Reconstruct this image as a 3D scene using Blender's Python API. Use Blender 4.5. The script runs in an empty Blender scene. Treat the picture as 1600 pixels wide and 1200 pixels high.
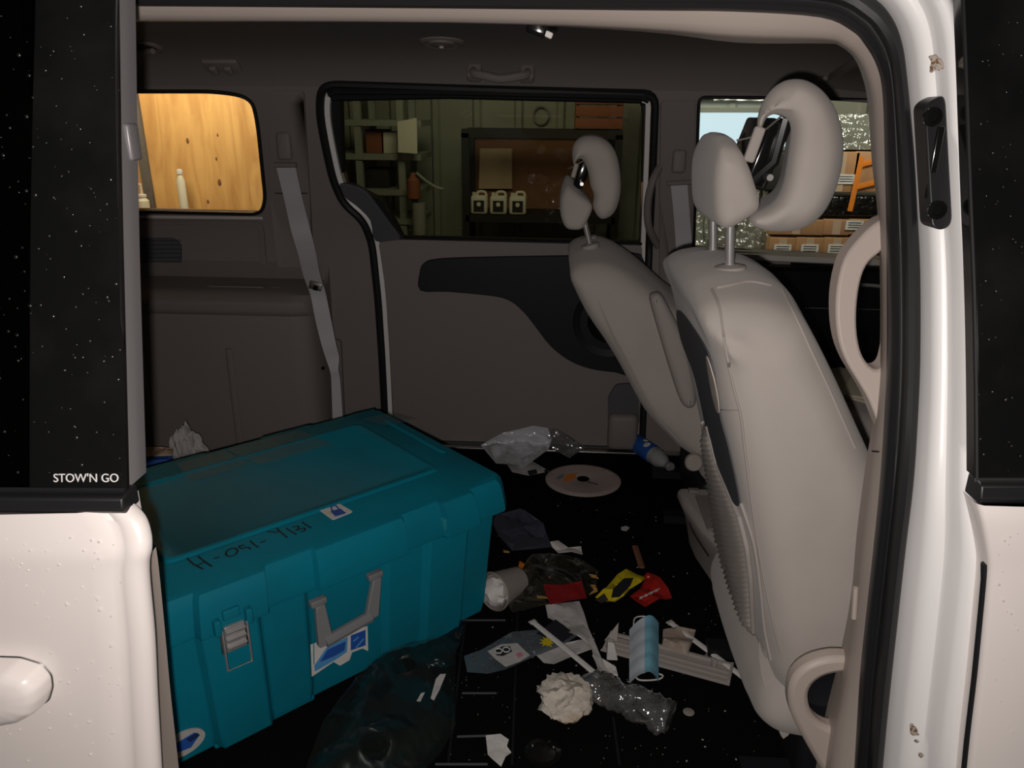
import bpy, bmesh, math, random
from mathutils import Vector, Matrix, noise
from mathutils.geometry import delaunay_2d_cdt, tessellate_polygon
random.seed(7)
PI = math.pi
S = bpy.context.scene
COL = S.collection

# ------------------------------------------------------------ camera, world, light, exposure
FPX, PITCH, YAW, ROLL, CH = 1200.0, 19.5, 3.0, 0.6, 1.15
CAM = Vector((0, 0, CH))
MR = (Matrix.Rotation(math.radians(YAW), 3, 'Z') @ Matrix.Rotation(math.radians(90 - PITCH), 3, 'X')
      @ Matrix.Rotation(math.radians(ROLL), 3, 'Z'))
cd = bpy.data.cameras.new('camera'); cam = bpy.data.objects.new('camera', cd); COL.objects.link(cam)
cd.sensor_width = 36; cd.lens = 36 * FPX / 1600; cd.clip_start = 0.02; cd.clip_end = 60
cam.matrix_world = Matrix.Translation(CAM) @ MR.to_4x4()
S.camera = cam
S.view_settings.view_transform = 'Standard'; S.view_settings.look = 'None'
S.view_settings.exposure = 0.0; S.view_settings.gamma = 1.0; S.view_settings.use_curve_mapping = False
w = bpy.data.worlds.new('garage_air'); S.world = w; w.use_nodes = True
w.node_tree.nodes['Background'].inputs[0].default_value = (0.9, 0.95, 1.0, 1)
w.node_tree.nodes['Background'].inputs[1].default_value = 0.012


def lamp(name, kind, loc, energy, color, size=0.02, target=None, sy=None):
    d = bpy.data.lights.new(name, kind); d.energy = energy; d.color = color
    if kind == 'AREA':
        d.size = size
        if sy: d.shape = 'RECTANGLE'; d.size_y = sy
    else: d.shadow_soft_size = size
    o = bpy.data.objects.new(name, d); COL.objects.link(o); o.location = loc
    if target is not None:
        o.rotation_euler = (Vector(target) - Vector(loc)).to_track_quat('-Z', 'Y').to_euler()
    return o


# the phone's flash, a small lamp just below and left of the lens
lamp('phone_flash', 'POINT', tuple(CAM + MR @ Vector((-0.016, -0.022, 0.0))), 36.0, (1.0, 0.93, 0.885), 0.006)
# work lamps of the garage on the far side of the van
lamp('garage_lamp_timber', 'AREA', (-1.6, 2.8, 1.7), 18.5, (1.0, 0.80, 0.55), 0.5, (-1.6, 5.0, 1.7))
lamp('garage_lamp_shelves', 'AREA', (-0.3, 2.9, 1.9), 30.0, (1.0, 0.97, 0.78), 0.6, (-0.3, 5.0, 1.8))
lamp('garage_lamp_pallet', 'AREA', (1.3, 2.8, 1.7), 15.0, (1.0, 0.93, 0.82), 0.5, (1.3, 5.0, 1.7))


# ------------------------------------------------------------ geometry helpers
def ray(px, py):
    return MR @ Vector(((px - 800) / FPX, (600 - py) / FPX, -1))


def atY(px, py, y):
    d = ray(px, py); return CAM + d * (y / d.y)


def atZ(px, py, z=0.0):
    d = ray(px, py); return CAM + d * ((z - CH) / d.z)


def YF(z):                                   # inner face of the far side of the van
    return 2.565 if z < .74 else 2.565 - (z - .74) * .31


def YN(z):                                   # outer face of the near side
    return .74 if z < .75 else .74 + (z - .75) * .31


def atS(px, py, fn, off=0.0, y=1.5):
    for _ in range(25):
        p = atY(px, py, y); y = fn(p.z) + off
    return p


def far(px, py, off=0.0): return atS(px, py, YF, off, 2.5)
def near(px, py, off=0.0): return atS(px, py, YN, off, .8)


def cr(pts, n=6, closed=False):
    """Catmull-Rom smoothing of a point list"""
    pts = [Vector(p) for p in pts]; out = []; m = len(pts)
    rng = range(m) if closed else range(m - 1)
    for i in rng:
        if closed: a, b, c, d = pts[(i - 1) % m], pts[i], pts[(i + 1) % m], pts[(i + 2) % m]
        else: a, b, c, d = pts[max(i - 1, 0)], pts[i], pts[i + 1], pts[min(i + 2, m - 1)]
        for k in range(n):
            t = k / n
            out.append(.5 * (2 * b + (c - a) * t + (2 * a - 5 * b + 4 * c - d) * t * t + (3 * b - a - 3 * c + d) * t ** 3))
    if not closed: out.append(pts[-1].copy())
    return out


def rnd(poly, r, n=4):
    """round the corners of a closed polygon (2D or 3D); r = number or list"""
    pts = [Vector(p) for p in poly]; out = []; m = len(pts)
    for i in range(m):
        rr = r[i] if isinstance(r, (list, tuple)) else r
        a, b, c = pts[i - 1], pts[i], pts[(i + 1) % m]
        u = a - b; v = c - b
        if rr <= 0: out.append(b); continue
        ru = min(rr, u.length * .48); rv = min(rr, v.length * .48)
        p = b + u.normalized() * ru; q = b + v.normalized() * rv
        for k in range(n + 1):
            t = k / n; out.append((1 - t) ** 2 * p + 2 * t * (1 - t) * b + t * t * q)
    return out


def inside(p, poly):
    x, y = p[0], p[1]; c = False; j = len(poly) - 1
    for i in range(len(poly)):
        xi, yi = poly[i][0], poly[i][1]; xj, yj = poly[j][0], poly[j][1]
        if (yi > y) != (yj > y) and x < (xj - xi) * (y - yi) / (yj - yi) + xi: c = not c
        j = i
    return c


class MB:
    def __init__(s): s.v = []; s.f = []
    def add(s, vs, fs):
        b = len(s.v); s.v += [Vector(v) for v in vs]; s.f += [tuple(i + b for i in f) for f in fs]; return s

    def loft(s, rings, closed=True, cap=True, tess=False):
        n = len(rings[0]); vs = [p for r in rings for p in r]; fs = []
        for i in range(len(rings) - 1):
            for j in range(n if closed else n - 1):
                k = (j + 1) % n
                fs.append((i * n + j, i * n + k, (i + 1) * n + k, (i + 1) * n + j))
        if cap and closed and tess:
            for r, o in ((rings[0], 0), (rings[-1], (len(rings) - 1) * n)):
                for t in tessellate_polygon([[Vector(p) for p in r]]): fs.append(tuple(o + i for i in t))
        elif cap and closed:
            fs.append(tuple(range(n))[::-1]); fs.append(tuple(range((len(rings) - 1) * n, len(rings) * n)))
        return s.add(vs, fs)

    def tube(s, path, r, n=8, closed=False, flat=1.0, up=None):
        path = [Vector(p) for p in path]; m = len(path); rings = []; nrm = None
        for i, p in enumerate(path):
            if closed: t = path[(i + 1) % m] - path[i - 1]
            else: t = path[min(i + 1, m - 1)] - path[max(i - 1, 0)]
            if t.length < 1e-9: t = Vector((0, 0, 1))
            t.normalize()
            if up is not None: a = Vector(up) - t * t.dot(Vector(up))
            elif nrm is None: a = t.orthogonal()
            else: a = nrm - t * t.dot(nrm)
            a.normalize(); nrm = a; b = t.cross(a)
            rr = r[i] if isinstance(r, (list, tuple)) else r
            rings.append([p + (a * math.cos(2 * PI * k / n) * flat + b * math.sin(2 * PI * k / n)) * rr for k in range(n)])
        if closed: rings.append(rings[0]); return s.loft(rings, True, False)
        return s.loft(rings)

    def box(s, c, sz, rot=None, bev=0.0):
        c = Vector(c); R = rot.to_3x3() if rot is not None else Matrix.Identity(3)
        x, y, z = sz[0] / 2, sz[1] / 2, sz[2] / 2
        if bev <= 0:
            vs = [c + R @ Vector((a * x, b * y, d * z)) for d in (-1, 1) for a, b in ((-1, -1), (1, -1), (1, 1), (-1, 1))]
            return s.add(vs, [(3, 2, 1, 0), (4, 5, 6, 7), (0, 1, 5, 4), (1, 2, 6, 5), (2, 3, 7, 6), (3, 0, 4, 7)])
        bev = min(bev, x * .95, y * .95, z * .95); rings = []
        def ring(ix, iy, zz, r):
            o = []
            for (a, b, st) in ((1, 1, 0), (-1, 1, 1), (-1, -1, 2), (1, -1, 3)):
                for k in range(4):
                    th = (st + k / 3) * PI / 2
                    o.append(c + R @ Vector((a * (x - bev) + math.cos(th) * r, b * (y - bev) + math.sin(th) * r, zz)))
            return o
        for k in range(4):
            th = k / 3 * PI / 2; rings.append(ring(0, 0, -z + bev - bev * math.cos(th), bev * math.sin(th) + 1e-5))
        for k in range(4):
            th = k / 3 * PI / 2; rings.append(ring(0, 0, z - bev + bev * math.sin(th), bev * math.cos(th) + 1e-5))
        return s.loft(rings)

    def revolve(s, prof, origin, axis, n=20, cap=True):
        """prof: list of (radius, height along axis)"""
        o = Vector(origin); a = Vector(axis).normalized(); u = a.orthogonal().normalized(); v = a.cross(u)
        return s.loft([[o + a * h + (u * math.cos(2 * PI * k / n) + v * math.sin(2 * PI * k / n)) * max(r, 1e-5) for k in range(n)]
                       for r, h in prof], True, cap)

    def prism(s, poly, d):
        """closed planar 3D polygon extruded by vector d"""
        d = Vector(d); n = len(poly); vs = [Vector(p) for p in poly] + [Vector(p) + d for p in poly]
        return s.add(vs, [tuple(range(n))[::-1], tuple(range(n, 2 * n))] + [(i, (i + 1) % n, n + (i + 1) % n, n + i) for i in range(n)])

    def sheet(s, outer, holes=(), fn=None, thick=None, res=.06):
        """2D region with holes, filled with a grid, mapped by fn(a,b)->3D, thickened by fn2"""
        outer = [Vector((p[0], p[1])) for p in outer]; holes = [[Vector((p[0], p[1])) for p in h] for h in holes]
        vs = []; es = []
        for loop in [outer] + holes:
            b = len(vs); vs += loop; es += [(b + i, b + (i + 1) % len(loop)) for i in range(len(loop))]
        nb = len(vs)
        if res:
            x0 = min(p.x for p in outer); x1 = max(p.x for p in outer); y0 = min(p.y for p in outer); y1 = max(p.y for p in outer)
            i = x0 + res * .5
            while i < x1:
                j = y0 + res * .5
                while j < y1:
                    p = Vector((i, j))
                    if inside(p, outer) and not any(inside(p, h) for h in holes) and min((p - q).length for q in vs[:nb]) > res * .35: vs.append(p)
                    j += res
                i += res
        ov, oe, of, *_ = delaunay_2d_cdt(vs, es, [], 0, 1e-7)
        tris = []
        for f in of:
            c = sum((ov[i] for i in f), Vector((0, 0))) / len(f)
            if inside(c, outer) and not any(inside(c, h) for h in holes): tris.append(tuple(f))
        top = [Vector(fn(p.x, p.y)) for p in ov]
        if thick is None: return s.add(top, tris)
        th = thick if callable(thick) else (lambda a, b: Vector(thick))
        bot = [top[i] + Vector(th(p.x, p.y)) for i, p in enumerate(ov)]
        n = len(top); fs = list(tris) + [tuple(i + n for i in f[::-1]) for f in tris]
        cnt = {}
        for f in tris:
            for i in range(len(f)):
                e = (f[i], f[(i + 1) % len(f)]); cnt[e] = 1
        for (a, b) in cnt:
            if (b, a) not in cnt: fs.append((b, a, a + n, b + n))
        return s.add(top + bot, fs)

    def pillow(s, prof, y0, y1, edge, drop=0.0, k=5, bulge=0.0, shear=0.0):
        """closed profile (x,z) swept from y0 to y1 with rounded edges"""
        P = [Vector((p[0], p[1])) for p in prof]; n = len(P)
        area = sum(P[i].x * P[(i + 1) % n].y - P[(i + 1) % n].x * P[i].y for i in range(n))
        sg = 1 if area > 0 else -1; N = []
        for i in range(n):
            t = P[(i + 1) % n] - P[i - 1]; N.append(Vector((-t.y, t.x)).normalized() * sg)
        z0 = min(p.y for p in P); z1 = max(p.y for p in P); rings = []; LIM = []
        for i in range(n):
            best = 9.0
            for j in range(n):
                a, b = P[j], P[(j + 1) % n]
                if i in (j, (j + 1) % n): continue
                e = b - a; den = N[i].x * e.y - N[i].y * e.x
                if abs(den) < 1e-9: continue
                w_ = a - P[i]; t = (w_.x * e.y - w_.y * e.x) / den; u = (w_.x * N[i].y - w_.y * N[i].x) / den
                if t > 1e-5 and 0 <= u <= 1: best = min(best, t)
            LIM.append(best * .40)
        for _ in range(14): LIM = [min(LIM[i], (LIM[i - 1] + LIM[i] + LIM[(i + 1) % n]) / 3 + .002) for i in range(n)]
        st = [(y0 + edge * (1 - math.cos(a)), edge * (1 - math.sin(a))) for a in [i / k * PI / 2 for i in range(k + 1)]]
        mid = [(y0 + edge + (y1 - y0 - 2 * edge) * t, 0) for t in (.2, .4, .6, .8)]
        st = st + mid + [(y0 + y1 - y, d) for y, d in st[::-1]]
        for y, d in st:
            t = abs((y - (y0 + y1) / 2) / ((y1 - y0) / 2)); r = []
            for p, q, lm in zip(P, N, LIM):
                h = (p.y - z0) / (z1 - z0); g = p + q * d * min(1, lm / edge) + q * (-bulge * (1 - t * t))
                r.append((g.x + shear * (y - y0), y, g.y - drop * t ** 3 * max(0, h - .6) / .4))
            rings.append(r)
        return s.loft(rings, tess=True)


def shade(me, ang=35):
    me.polygons.foreach_set('use_smooth', [True] * len(me.polygons))
    try: me.set_sharp_from_angle(angle=math.radians(ang))
    except Exception: pass


ORG = {}


def thing(name, label, cat, loc=(0, 0, 0), group=None):
    o = bpy.data.objects.new(name, None); COL.objects.link(o); o.empty_display_size = .05
    o.location = loc; ORG[o.name] = Vector(loc)
    o['label'] = label; o['category'] = cat
    if group: o['group'] = group
    return o


def tag(o, label=None, cat=None, group=None, kind=None):
    if label: o['label'] = label
    if cat: o['category'] = cat
    if group: o['group'] = group
    if kind: o['kind'] = kind
    return o


def obj(name, mb, mat, parent=None, ang=35, bev=0.0, sub=0, kind=None, label=None, soft=0.0):
    if parent is not None: org = ORG[parent.name]
    else:
        n = len(mb.v); org = Vector((sum(v.x for v in mb.v) / n, sum(v.y for v in mb.v) / n, min(v.z for v in mb.v)))
    me = bpy.data.meshes.new(name); me.from_pydata([v - org for v in mb.v], [], mb.f); me.update()
    bm = bmesh.new(); bm.from_mesh(me); bmesh.ops.recalc_face_normals(bm, faces=bm.faces)
    bm.to_mesh(me); bm.free()
    shade(me, ang); me.materials.append(mat)
    o = bpy.data.objects.new(name, me); COL.objects.link(o)
    if parent is not None: o.parent = parent; ORG[o.name] = org
    else: o.location = org; ORG[o.name] = org
    if bev:
        m = o.modifiers.new('bevel', 'BEVEL'); m.width = bev; m.segments = 2; m.limit_method = 'ANGLE'; m.angle_limit = math.radians(40)
    if sub:
        m = o.modifiers.new('sub', 'SUBSURF'); m.levels = sub; m.render_levels = sub
    if soft:
        m = o.modifiers.new('remesh', 'REMESH'); m.mode = 'VOXEL'; m.voxel_size = soft; m.use_smooth_shade = True
        m = o.modifiers.new('smooth', 'SMOOTH'); m.iterations = 22; m.factor = .5
    if kind: o['kind'] = kind
    if label: o['label'] = label
    return o


def text(name, body, size, mat, o, ux, uy, parent, ext=.0004, shear=0.0):
    """flat lettering as mesh: o = lower left, ux = reading direction, uy = up"""
    cu = bpy.data.curves.new(name, 'FONT'); cu.body = body; cu.size = size; cu.extrude = ext; cu.shear = shear
    t = bpy.data.objects.new('tmp_text', cu); COL.objects.link(t)
    dg = bpy.context.evaluated_depsgraph_get(); me = bpy.data.meshes.new_from_object(t.evaluated_get(dg))
    bpy.data.objects.remove(t)
    ux = Vector(ux).normalized(); uy = Vector(uy); uy = (uy - ux * ux.dot(uy)).normalized(); uz = ux.cross(uy)
    org = ORG[parent.name]
    for v in me.vertices:
        v.co = Vector(o) + ux * v.co.x + uy * v.co.y + uz * v.co.z - org
    me.materials.append(mat); me.name = name
    r = bpy.data.objects.new(name, me); COL.objects.link(r); r.parent = parent; ORG[r.name] = org
    return r


# ------------------------------------------------------------ materials
def mat(name, col, rough=.5, metal=0.0, spec=.5, coat=0.0, bump=None, var=None, trans=0.0, sheen=0.0):
    """col rgb; bump=(scale, strength, distance); var=(scale, colour2, lo, hi)"""
    m = bpy.data.materials.new(name); m.use_nodes = True; nt = m.node_tree; b = nt.nodes['Principled BSDF']
    b.inputs['Base Color'].default_value = (*col, 1); b.inputs['Roughness'].default_value = rough
    b.inputs['Metallic'].default_value = metal; b.inputs['Specular IOR Level'].default_value = spec
    b.inputs['Coat Weight'].default_value = coat; b.inputs['Coat Roughness'].default_value = .08
    b.inputs['Transmission Weight'].default_value = trans
    b.inputs['Sheen Weight'].default_value = sheen
    tc = nt.nodes.new('ShaderNodeTexCoord')
    if var:
        n = nt.nodes.new('ShaderNodeTexNoise'); n.inputs['Scale'].default_value = var[0]; n.inputs['Detail'].default_value = 6
        r = nt.nodes.new('ShaderNodeMapRange'); r.inputs[1].default_value = var[2]; r.inputs[2].default_value = var[3]
        x = nt.nodes.new('ShaderNodeMix'); x.data_type = 'RGBA'; x.inputs[6].default_value = (*col, 1); x.inputs[7].default_value = (*var[1], 1)
        nt.links.new(tc.outputs['Object'], n.inputs['Vector']); nt.links.new(n.outputs['Fac'], r.inputs[0])
        nt.links.new(r.outputs[0], x.inputs[0]); nt.links.new(x.outputs[2], b.inputs['Base Color'])
    if bump:
        n = nt.nodes.new('ShaderNodeTexNoise'); n.inputs['Scale'].default_value = bump[0]; n.inputs['Detail'].default_value = 4
        k = nt.nodes.new('ShaderNodeBump'); k.inputs['Strength'].default_value = bump[1]; k.inputs['Distance'].default_value = bump[2]
        nt.links.new(tc.outputs['Object'], n.inputs['Vector']); nt.links.new(n.outputs['Fac'], k.inputs['Height'])
        nt.links.new(k.outputs[0], b.inputs['Normal'])
    return m


def film(name, tint, alpha_col=None, solid=0.0, rough=.08, bump=None, gl=.12):
    """thin pane or foil: tinted see-through mixed with a surface and a gloss"""
    m = bpy.data.materials.new(name); m.use_nodes = True; nt = m.node_tree; nt.nodes.remove(nt.nodes['Principled BSDF'])
    out = nt.nodes['Material Output']
    tr = nt.nodes.new('ShaderNodeBsdfTransparent'); tr.inputs[0].default_value = (*tint, 1)
    g = nt.nodes.new('ShaderNodeBsdfGlossy'); g.inputs['Roughness'].default_value = rough; g.inputs['Color'].default_value = (1, 1, 1, 1)
    last = tr.outputs[0]
    if solid > 0:
        d = nt.nodes.new('ShaderNodeBsdfDiffuse'); d.inputs[0].default_value = (*(alpha_col or tint), 1)
        mx = nt.nodes.new('ShaderNodeMixShader'); mx.inputs[0].default_value = solid
        nt.links.new(last, mx.inputs[1]); nt.links.new(d.outputs[0], mx.inputs[2]); last = mx.outputs[0]
    lw = nt.nodes.new('ShaderNodeLayerWeight'); lw.inputs[0].default_value = .25
    mul = nt.nodes.new('ShaderNodeMath'); mul.operation = 'MULTIPLY_ADD'; mul.inputs[1].default_value = gl * 3; mul.inputs[2].default_value = gl * .4
    mul.use_clamp = True
    nt.links.new(lw.outputs['Fresnel'], mul.inputs[0])
    mx = nt.nodes.new('ShaderNodeMixShader'); nt.links.new(mul.outputs[0], mx.inputs[0])
    nt.links.new(last, mx.inputs[1]); nt.links.new(g.outputs[0], mx.inputs[2]); nt.links.new(mx.outputs[0], out.inputs[0])
    if bump:
        tc = nt.nodes.new('ShaderNodeTexCoord'); n = nt.nodes.new('ShaderNodeTexNoise'); n.inputs['Scale'].default_value = bump[0]
        k = nt.nodes.new('ShaderNodeBump'); k.inputs['Strength'].default_value = bump[1]; k.inputs['Distance'].default_value = bump[2]
        nt.links.new(tc.outputs['Object'], n.inputs['Vector']); nt.links.new(n.outputs['Fac'], k.inputs['Height'])
        nt.links.new(k.outputs[0], g.inputs['Normal'])
    return m


def emis(name, col, st):
    m = bpy.data.materials.new(name); m.use_nodes = True; nt = m.node_tree; b = nt.nodes['Principled BSDF']
    b.inputs['Base Color'].default_value = (0, 0, 0, 1); b.inputs['Emission Color'].default_value = (*col, 1); b.inputs['Emission Strength'].default_value = st
    return m


M = dict(
    trim=mat('taupe_plastic', (.215, .19, .178), .62, bump=(900, .25, .0004)),
    trimdk=mat('grey_plastic', (.085, .085, .095), .6, bump=(900, .2, .0004)),
    lining=mat('roof_fabric', (.21, .19, .178), .95, spec=.1, bump=(1400, .3, .0005)),
    pillar=mat('beige_plastic', (.47, .40, .355), .5, bump=(700, .2, .0003)),
    fabric=mat('seat_fabric', (.47, .425, .39), .92, spec=.15, bump=(1600, .35, .0005), sheen=.2, var=(6, (.42, .375, .345), .42, .7)),
    fabric2=mat('seat_fabric_dull', (.40, .36, .335), .9, spec=.15, bump=(1600, .3, .0005)),
    elastic=mat('ribbed_elastic', (.52, .46, .42), .8, bump=(900, .4, .0005)),
    belt=mat('belt_webbing', (.52, .51, .53), .7, bump=(1200, .4, .0004)),
    carpet=mat('black_carpet', (.0045, .0043, .0043), .95, spec=.04, bump=(420, .8, .003), var=(160, (.02, .018, .017), .66, .80)),
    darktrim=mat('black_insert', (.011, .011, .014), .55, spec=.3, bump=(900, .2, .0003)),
    gloss=mat('black_gloss', (.006, .006, .006), .12, coat=.6),
    rubber=mat('black_rubber', (.012, .012, .013), .5, spec=.35),
    seal=mat('door_rubber', (.016, .016, .017), .42, spec=.45),
    paint=mat('white_paint', (.80, .735, .70), .32, coat=.5, bump=(4, .05, .01)),
    jamb=mat('white_jamb_paint', (.88, .86, .85), .3, coat=.5, bump=(5, .06, .01)),
    applique=mat('black_applique', (.006, .006, .006), .16, coat=.3, bump=(6, .1, .01), var=(9, (.014, .012, .012), .45, .75)),
    molding=mat('black_molding', (.013, .013, .014), .42),
    flange=mat('window_flange', (.16, .15, .155), .35),
    chrome=mat('chrome', (.75, .73, .72), .24, metal=.75),
    steel=mat('dull_steel', (.55, .54, .52), .35, metal=1),
    teal=mat('teal_plastic', (.004, .215, .305), .5, spec=.10, bump=(26, .12, .002), var=(5, (.006, .18, .255), .4, .7)),
    tealhi=mat('teal_plastic_scuffed', (.012, .24, .30), .42, spec=.4, var=(30, (.05, .30, .36), .55, .75)),
    grey=mat('grey_handle', (.22, .22, .23), .5),
    white=mat('white_paper', (.70, .67, .64), .85, bump=(60, .5, .004)),
    whitedim=mat('greyish_paper', (.50, .48, .46), .85, bump=(60, .5, .004)),
    tissue=mat('stained_tissue', (.64, .58, .50), .9, bump=(45, .9, .006), var=(9, (.47, .36, .25), .52, .66)),
    napkin=mat('brown_napkin', (.40, .31, .25), .9, bump=(50, .8, .004), var=(20, (.55, .46, .38), .5, .6)),
    ink=mat('black_ink', (.012, .014, .02), .7),
    bluep=mat('blue_print', (.02, .10, .42), .5),
    bluel=mat('light_blue_print', (.10, .34, .66), .5),
    navy=mat('navy_print', (.015, .03, .13), .5),
    red=mat('red_wrapper', (.28, .012, .015), .4, bump=(60, .5, .003)),
    redb=mat('bright_red_wrapper', (.38, .016, .012), .35, bump=(60, .6, .003)),
    yellow=mat('yellow_wrapper', (.62, .50, .015), .35, bump=(60, .6, .003)),
    orange=mat('orange_print', (.75, .22, .02), .5),
    maskb=mat('mask_blue', (.22, .52, .68), .8, bump=(90, .3, .002)),
    maskw=mat('mask_white', (.58, .64, .70), .85, bump=(90, .3, .002)),
    disc=mat('card_disc', (.46, .37, .33), .75, bump=(90, .2, .002), var=(5, (.38, .31, .28), .4, .7)),
    cup=mat('grey_cup', (.30, .265, .24), .6),
    wood=mat('wood_sliver', (.20, .09, .045), .8),
    bagdark=mat('black_bag', (.006, .006, .006), .22, spec=.7, bump=(22, 1.0, .02)),
    hardblack=mat('black_moulded', (.008, .009, .010), .36, spec=.35, bump=(10, .15, .006)),
    brownbox=mat('brown_cardboard', (.46, .25, .12), .85, var=(3, (.38, .20, .09), .4, .7)),
    ply=None, barn=mat('pale_green_sheet_metal', (.36, .36, .29), .5, var=(2, (.30, .30, .24), .4, .7)),
    rack=mat('grey_rack', (.30, .31, .26), .5), dframe=mat('dark_rack', (.02, .017, .014), .6),
    cream=mat('cream_jug', (.75, .72, .60), .5), silver=mat('window_sill_metal', (.60, .55, .50), .4),
    concrete=mat('garage_concrete', (.16, .15, .14), .8, bump=(20, .5, .01), var=(2, (.11, .10, .1), .4, .7)),
    tan=mat('tan_paper', (.50, .36, .24), .85), olive=mat('olive_papers', (.55, .50, .38), .8, bump=(30, .5, .004)),
    cloth=mat('blue_grey_plastic', (.045, .05, .075), .5, bump=(30, .8, .006)),
    redpad=mat('red_brown_board', (.28, .09, .04), .7), lens=mat('lamp_lens', (.5, .47, .45), .3),
    drop=mat('water_bead', (.012, .012, .012), .16, spec=1.0, coat=1.0),
    screen=emis('daylight_window', (.72, .90, 1.0), 1.15),
    lamplit=emis('lit_lamp', (1.0, .62, .45), 0.9),
    tintg=film('privacy_glass', (.36, .36, .31), gl=.05, rough=.02),
    clearg=film('clear_glass', (.86, .88, .86), gl=.05, rough=.02),
    smokeg=film('dark_glass', (.10, .11, .09), gl=.06, rough=.03),
    bag=film('clear_bag', (.88, .88, .88), (.55, .55, .58), .09, .10, (25, 1.0, .02), .22),
    wbag=film('milky_bag', (.8, .8, .82), (.80, .80, .86), .62, .22, (22, 1.0, .02), .10),
    zip=film('grey_bag', (.6, .65, .7), (.25, .30, .34), .30, .14, (25, .8, .02), .16),
    bottle=film('clear_bottle', (.90, .90, .90), (.6, .6, .6), .10, .05, (40, .8, .01), .42),
    olbag=film('olive_bag', (.6, .6, .55), (.10, .10, .08), .16, .10, (9, .8, .03), .30),
    wrap=film('stretch_wrap', (.75, .76, .68), (.45, .46, .38), .45, .12, (28, 1.0, .05), .5),
    tape=film('clear_tape', (.93, .95, .95), (.25, .38, .40), .10, .5, None, .008),
)


def plywood():
    m = mat('plywood', (.72, .42, .16), .6); nt = m.node_tree; b = nt.nodes['Principled BSDF']
    tc = nt.nodes.new('ShaderNodeTexCoord'); mp = nt.nodes.new('ShaderNodeMapping'); mp.inputs['Scale'].default_value = (7, 1, 1.1)
    n = nt.nodes.new('ShaderNodeTexNoise'); n.inputs['Scale'].default_value = 2.2; n.inputs['Detail'].default_value = 7; n.inputs['Distortion'].default_value = 1.1
    r = nt.nodes.new('ShaderNodeValToRGB')
    r.color_ramp.elements[0].position = .30; r.color_ramp.elements[0].color = (.50, .25, .08, 1)
    r.color_ramp.elements[1].position = .62; r.color_ramp.elements[1].color = (.76, .46, .17, 1)
    nt.links.new(tc.outputs['Object'], mp.inputs[0]); nt.links.new(mp.outputs[0], n.inputs['Vector']); nt.links.new(n.outputs['Fac'], r.inputs[0])
    nt.links.new(r.outputs[0], b.inputs['Base Color'])
    return m


M['ply'] = plywood()

# ============================================================ GARAGE
GZ = -0.42
floor = obj('floor', MB().box((0, 2, GZ - .05), (14, 12, .1)), M['concrete'], kind='structure')
bw = MB(); xs = []; x = -3.2
while x < 4.2:                                # ribbed sheet-metal wall
    xs += [(x, 0), (x + .19, 0), (x + .205, -.02), (x + .235, -.02), (x + .25, 0)]; x += .25
bw.loft([[(a, 4.85 + b, z) for a, b in xs] for z in (GZ, 3.2)], closed=False)
wall_far = obj('wall_far', bw, M['barn'], kind='structure')
# plywood wall with a batten
wl = thing('wall_plywood', 'plywood wall outside the rear quarter window', 'wall', (-1.9, 3.42, GZ)); del wl['label'], wl['category']; wl['kind'] = 'structure'
obj('plywood_sheet', MB().box((-2.7, 3.43, .9), (3.12, .02, 2.64)), M['ply'], wl)
a = atY(206, 146, 3.40); b = atY(235, 328, 3.40)
dz = (a - b) / (a.z - b.z)
obj('batten', MB().prism([b + dz * (-.42 - b.z) + Vector((-.019, 0, 0)), b + dz * (-.42 - b.z) + Vector((.019, 0, 0)), a + dz * (2 - a.z) + Vector((.019, 0, 0)), a + dz * (2 - a.z) + Vector((-.019, 0, 0))], (0, .019, 0)), M['concrete'], wl)
for px, py, s in ((293, 220, .013), (340, 211, .007), (338, 248, .008), (343, 285, .016), (325, 315, .010)):
    p = atY(px, py, 3.419); m_ = MB(); m_.revolve([(s * .5, 0), (s * .35, -.002), (.0005, -.0022)], p, (0, 1, 0), 10)
    for v in m_.v: v.z = p.z + (v.z - p.z) * 1.9
    obj('knot', m_, M['wood'], wl)


def squeeze(px, py0, py1, yy, name, label, pump=False):
    top = atY(px, py0, yy); bot = atY(px + (12 if not pump else 8), py1, yy); r = .018 if not pump else .026
    bot.z -= .10; t = thing(name, label, 'bottle', tuple(bot)); ax = top - bot
    ax.x = 0; ax.y = 0; h = ax.z
    obj('bottle_body', MB().revolve([(r * .9, 0), (r, .01), (r, h * .82), (r * .55, h * .9), (r * .45, h * .92)], bot, (0, 0, 1), 16), M['cream'], t)
    obj('cap', MB().revolve([(r * .7, h * .92), (r * .7, h * .98), (r * .5, h)], bot, (0, 0, 1), 14), M['white'], t)
    if pump:
        obj('pump_nozzle', MB().tube([bot + Vector((0, 0, h)), bot + Vector((0, 0, h + .04)), bot + Vector((-.035, 0, h + .045))], .005), M['white'], t)
    return t


lg = thing('bench_ledge', 'timber ledge against the plywood wall under the bottles', 'shelf', (-1.5, 3.37, .52))
lg_z = min(atY(288, 326, 3.36).z, atY(225, 326, 3.36).z) - .10
obj('ledge_board', MB().box((-1.7, 3.37, lg_z - .013), (1.1, .10, .022)), M['wood'], lg)
squeeze(276, 264, 326, 3.36, 'squeeze_bottle', 'tall slim pale bottle before the plywood, right of the dark batten')
squeeze(217, 303, 326, 3.36, 'pump_bottle', 'small pale pump bottle before the plywood, left of the dark batten', True)

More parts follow.
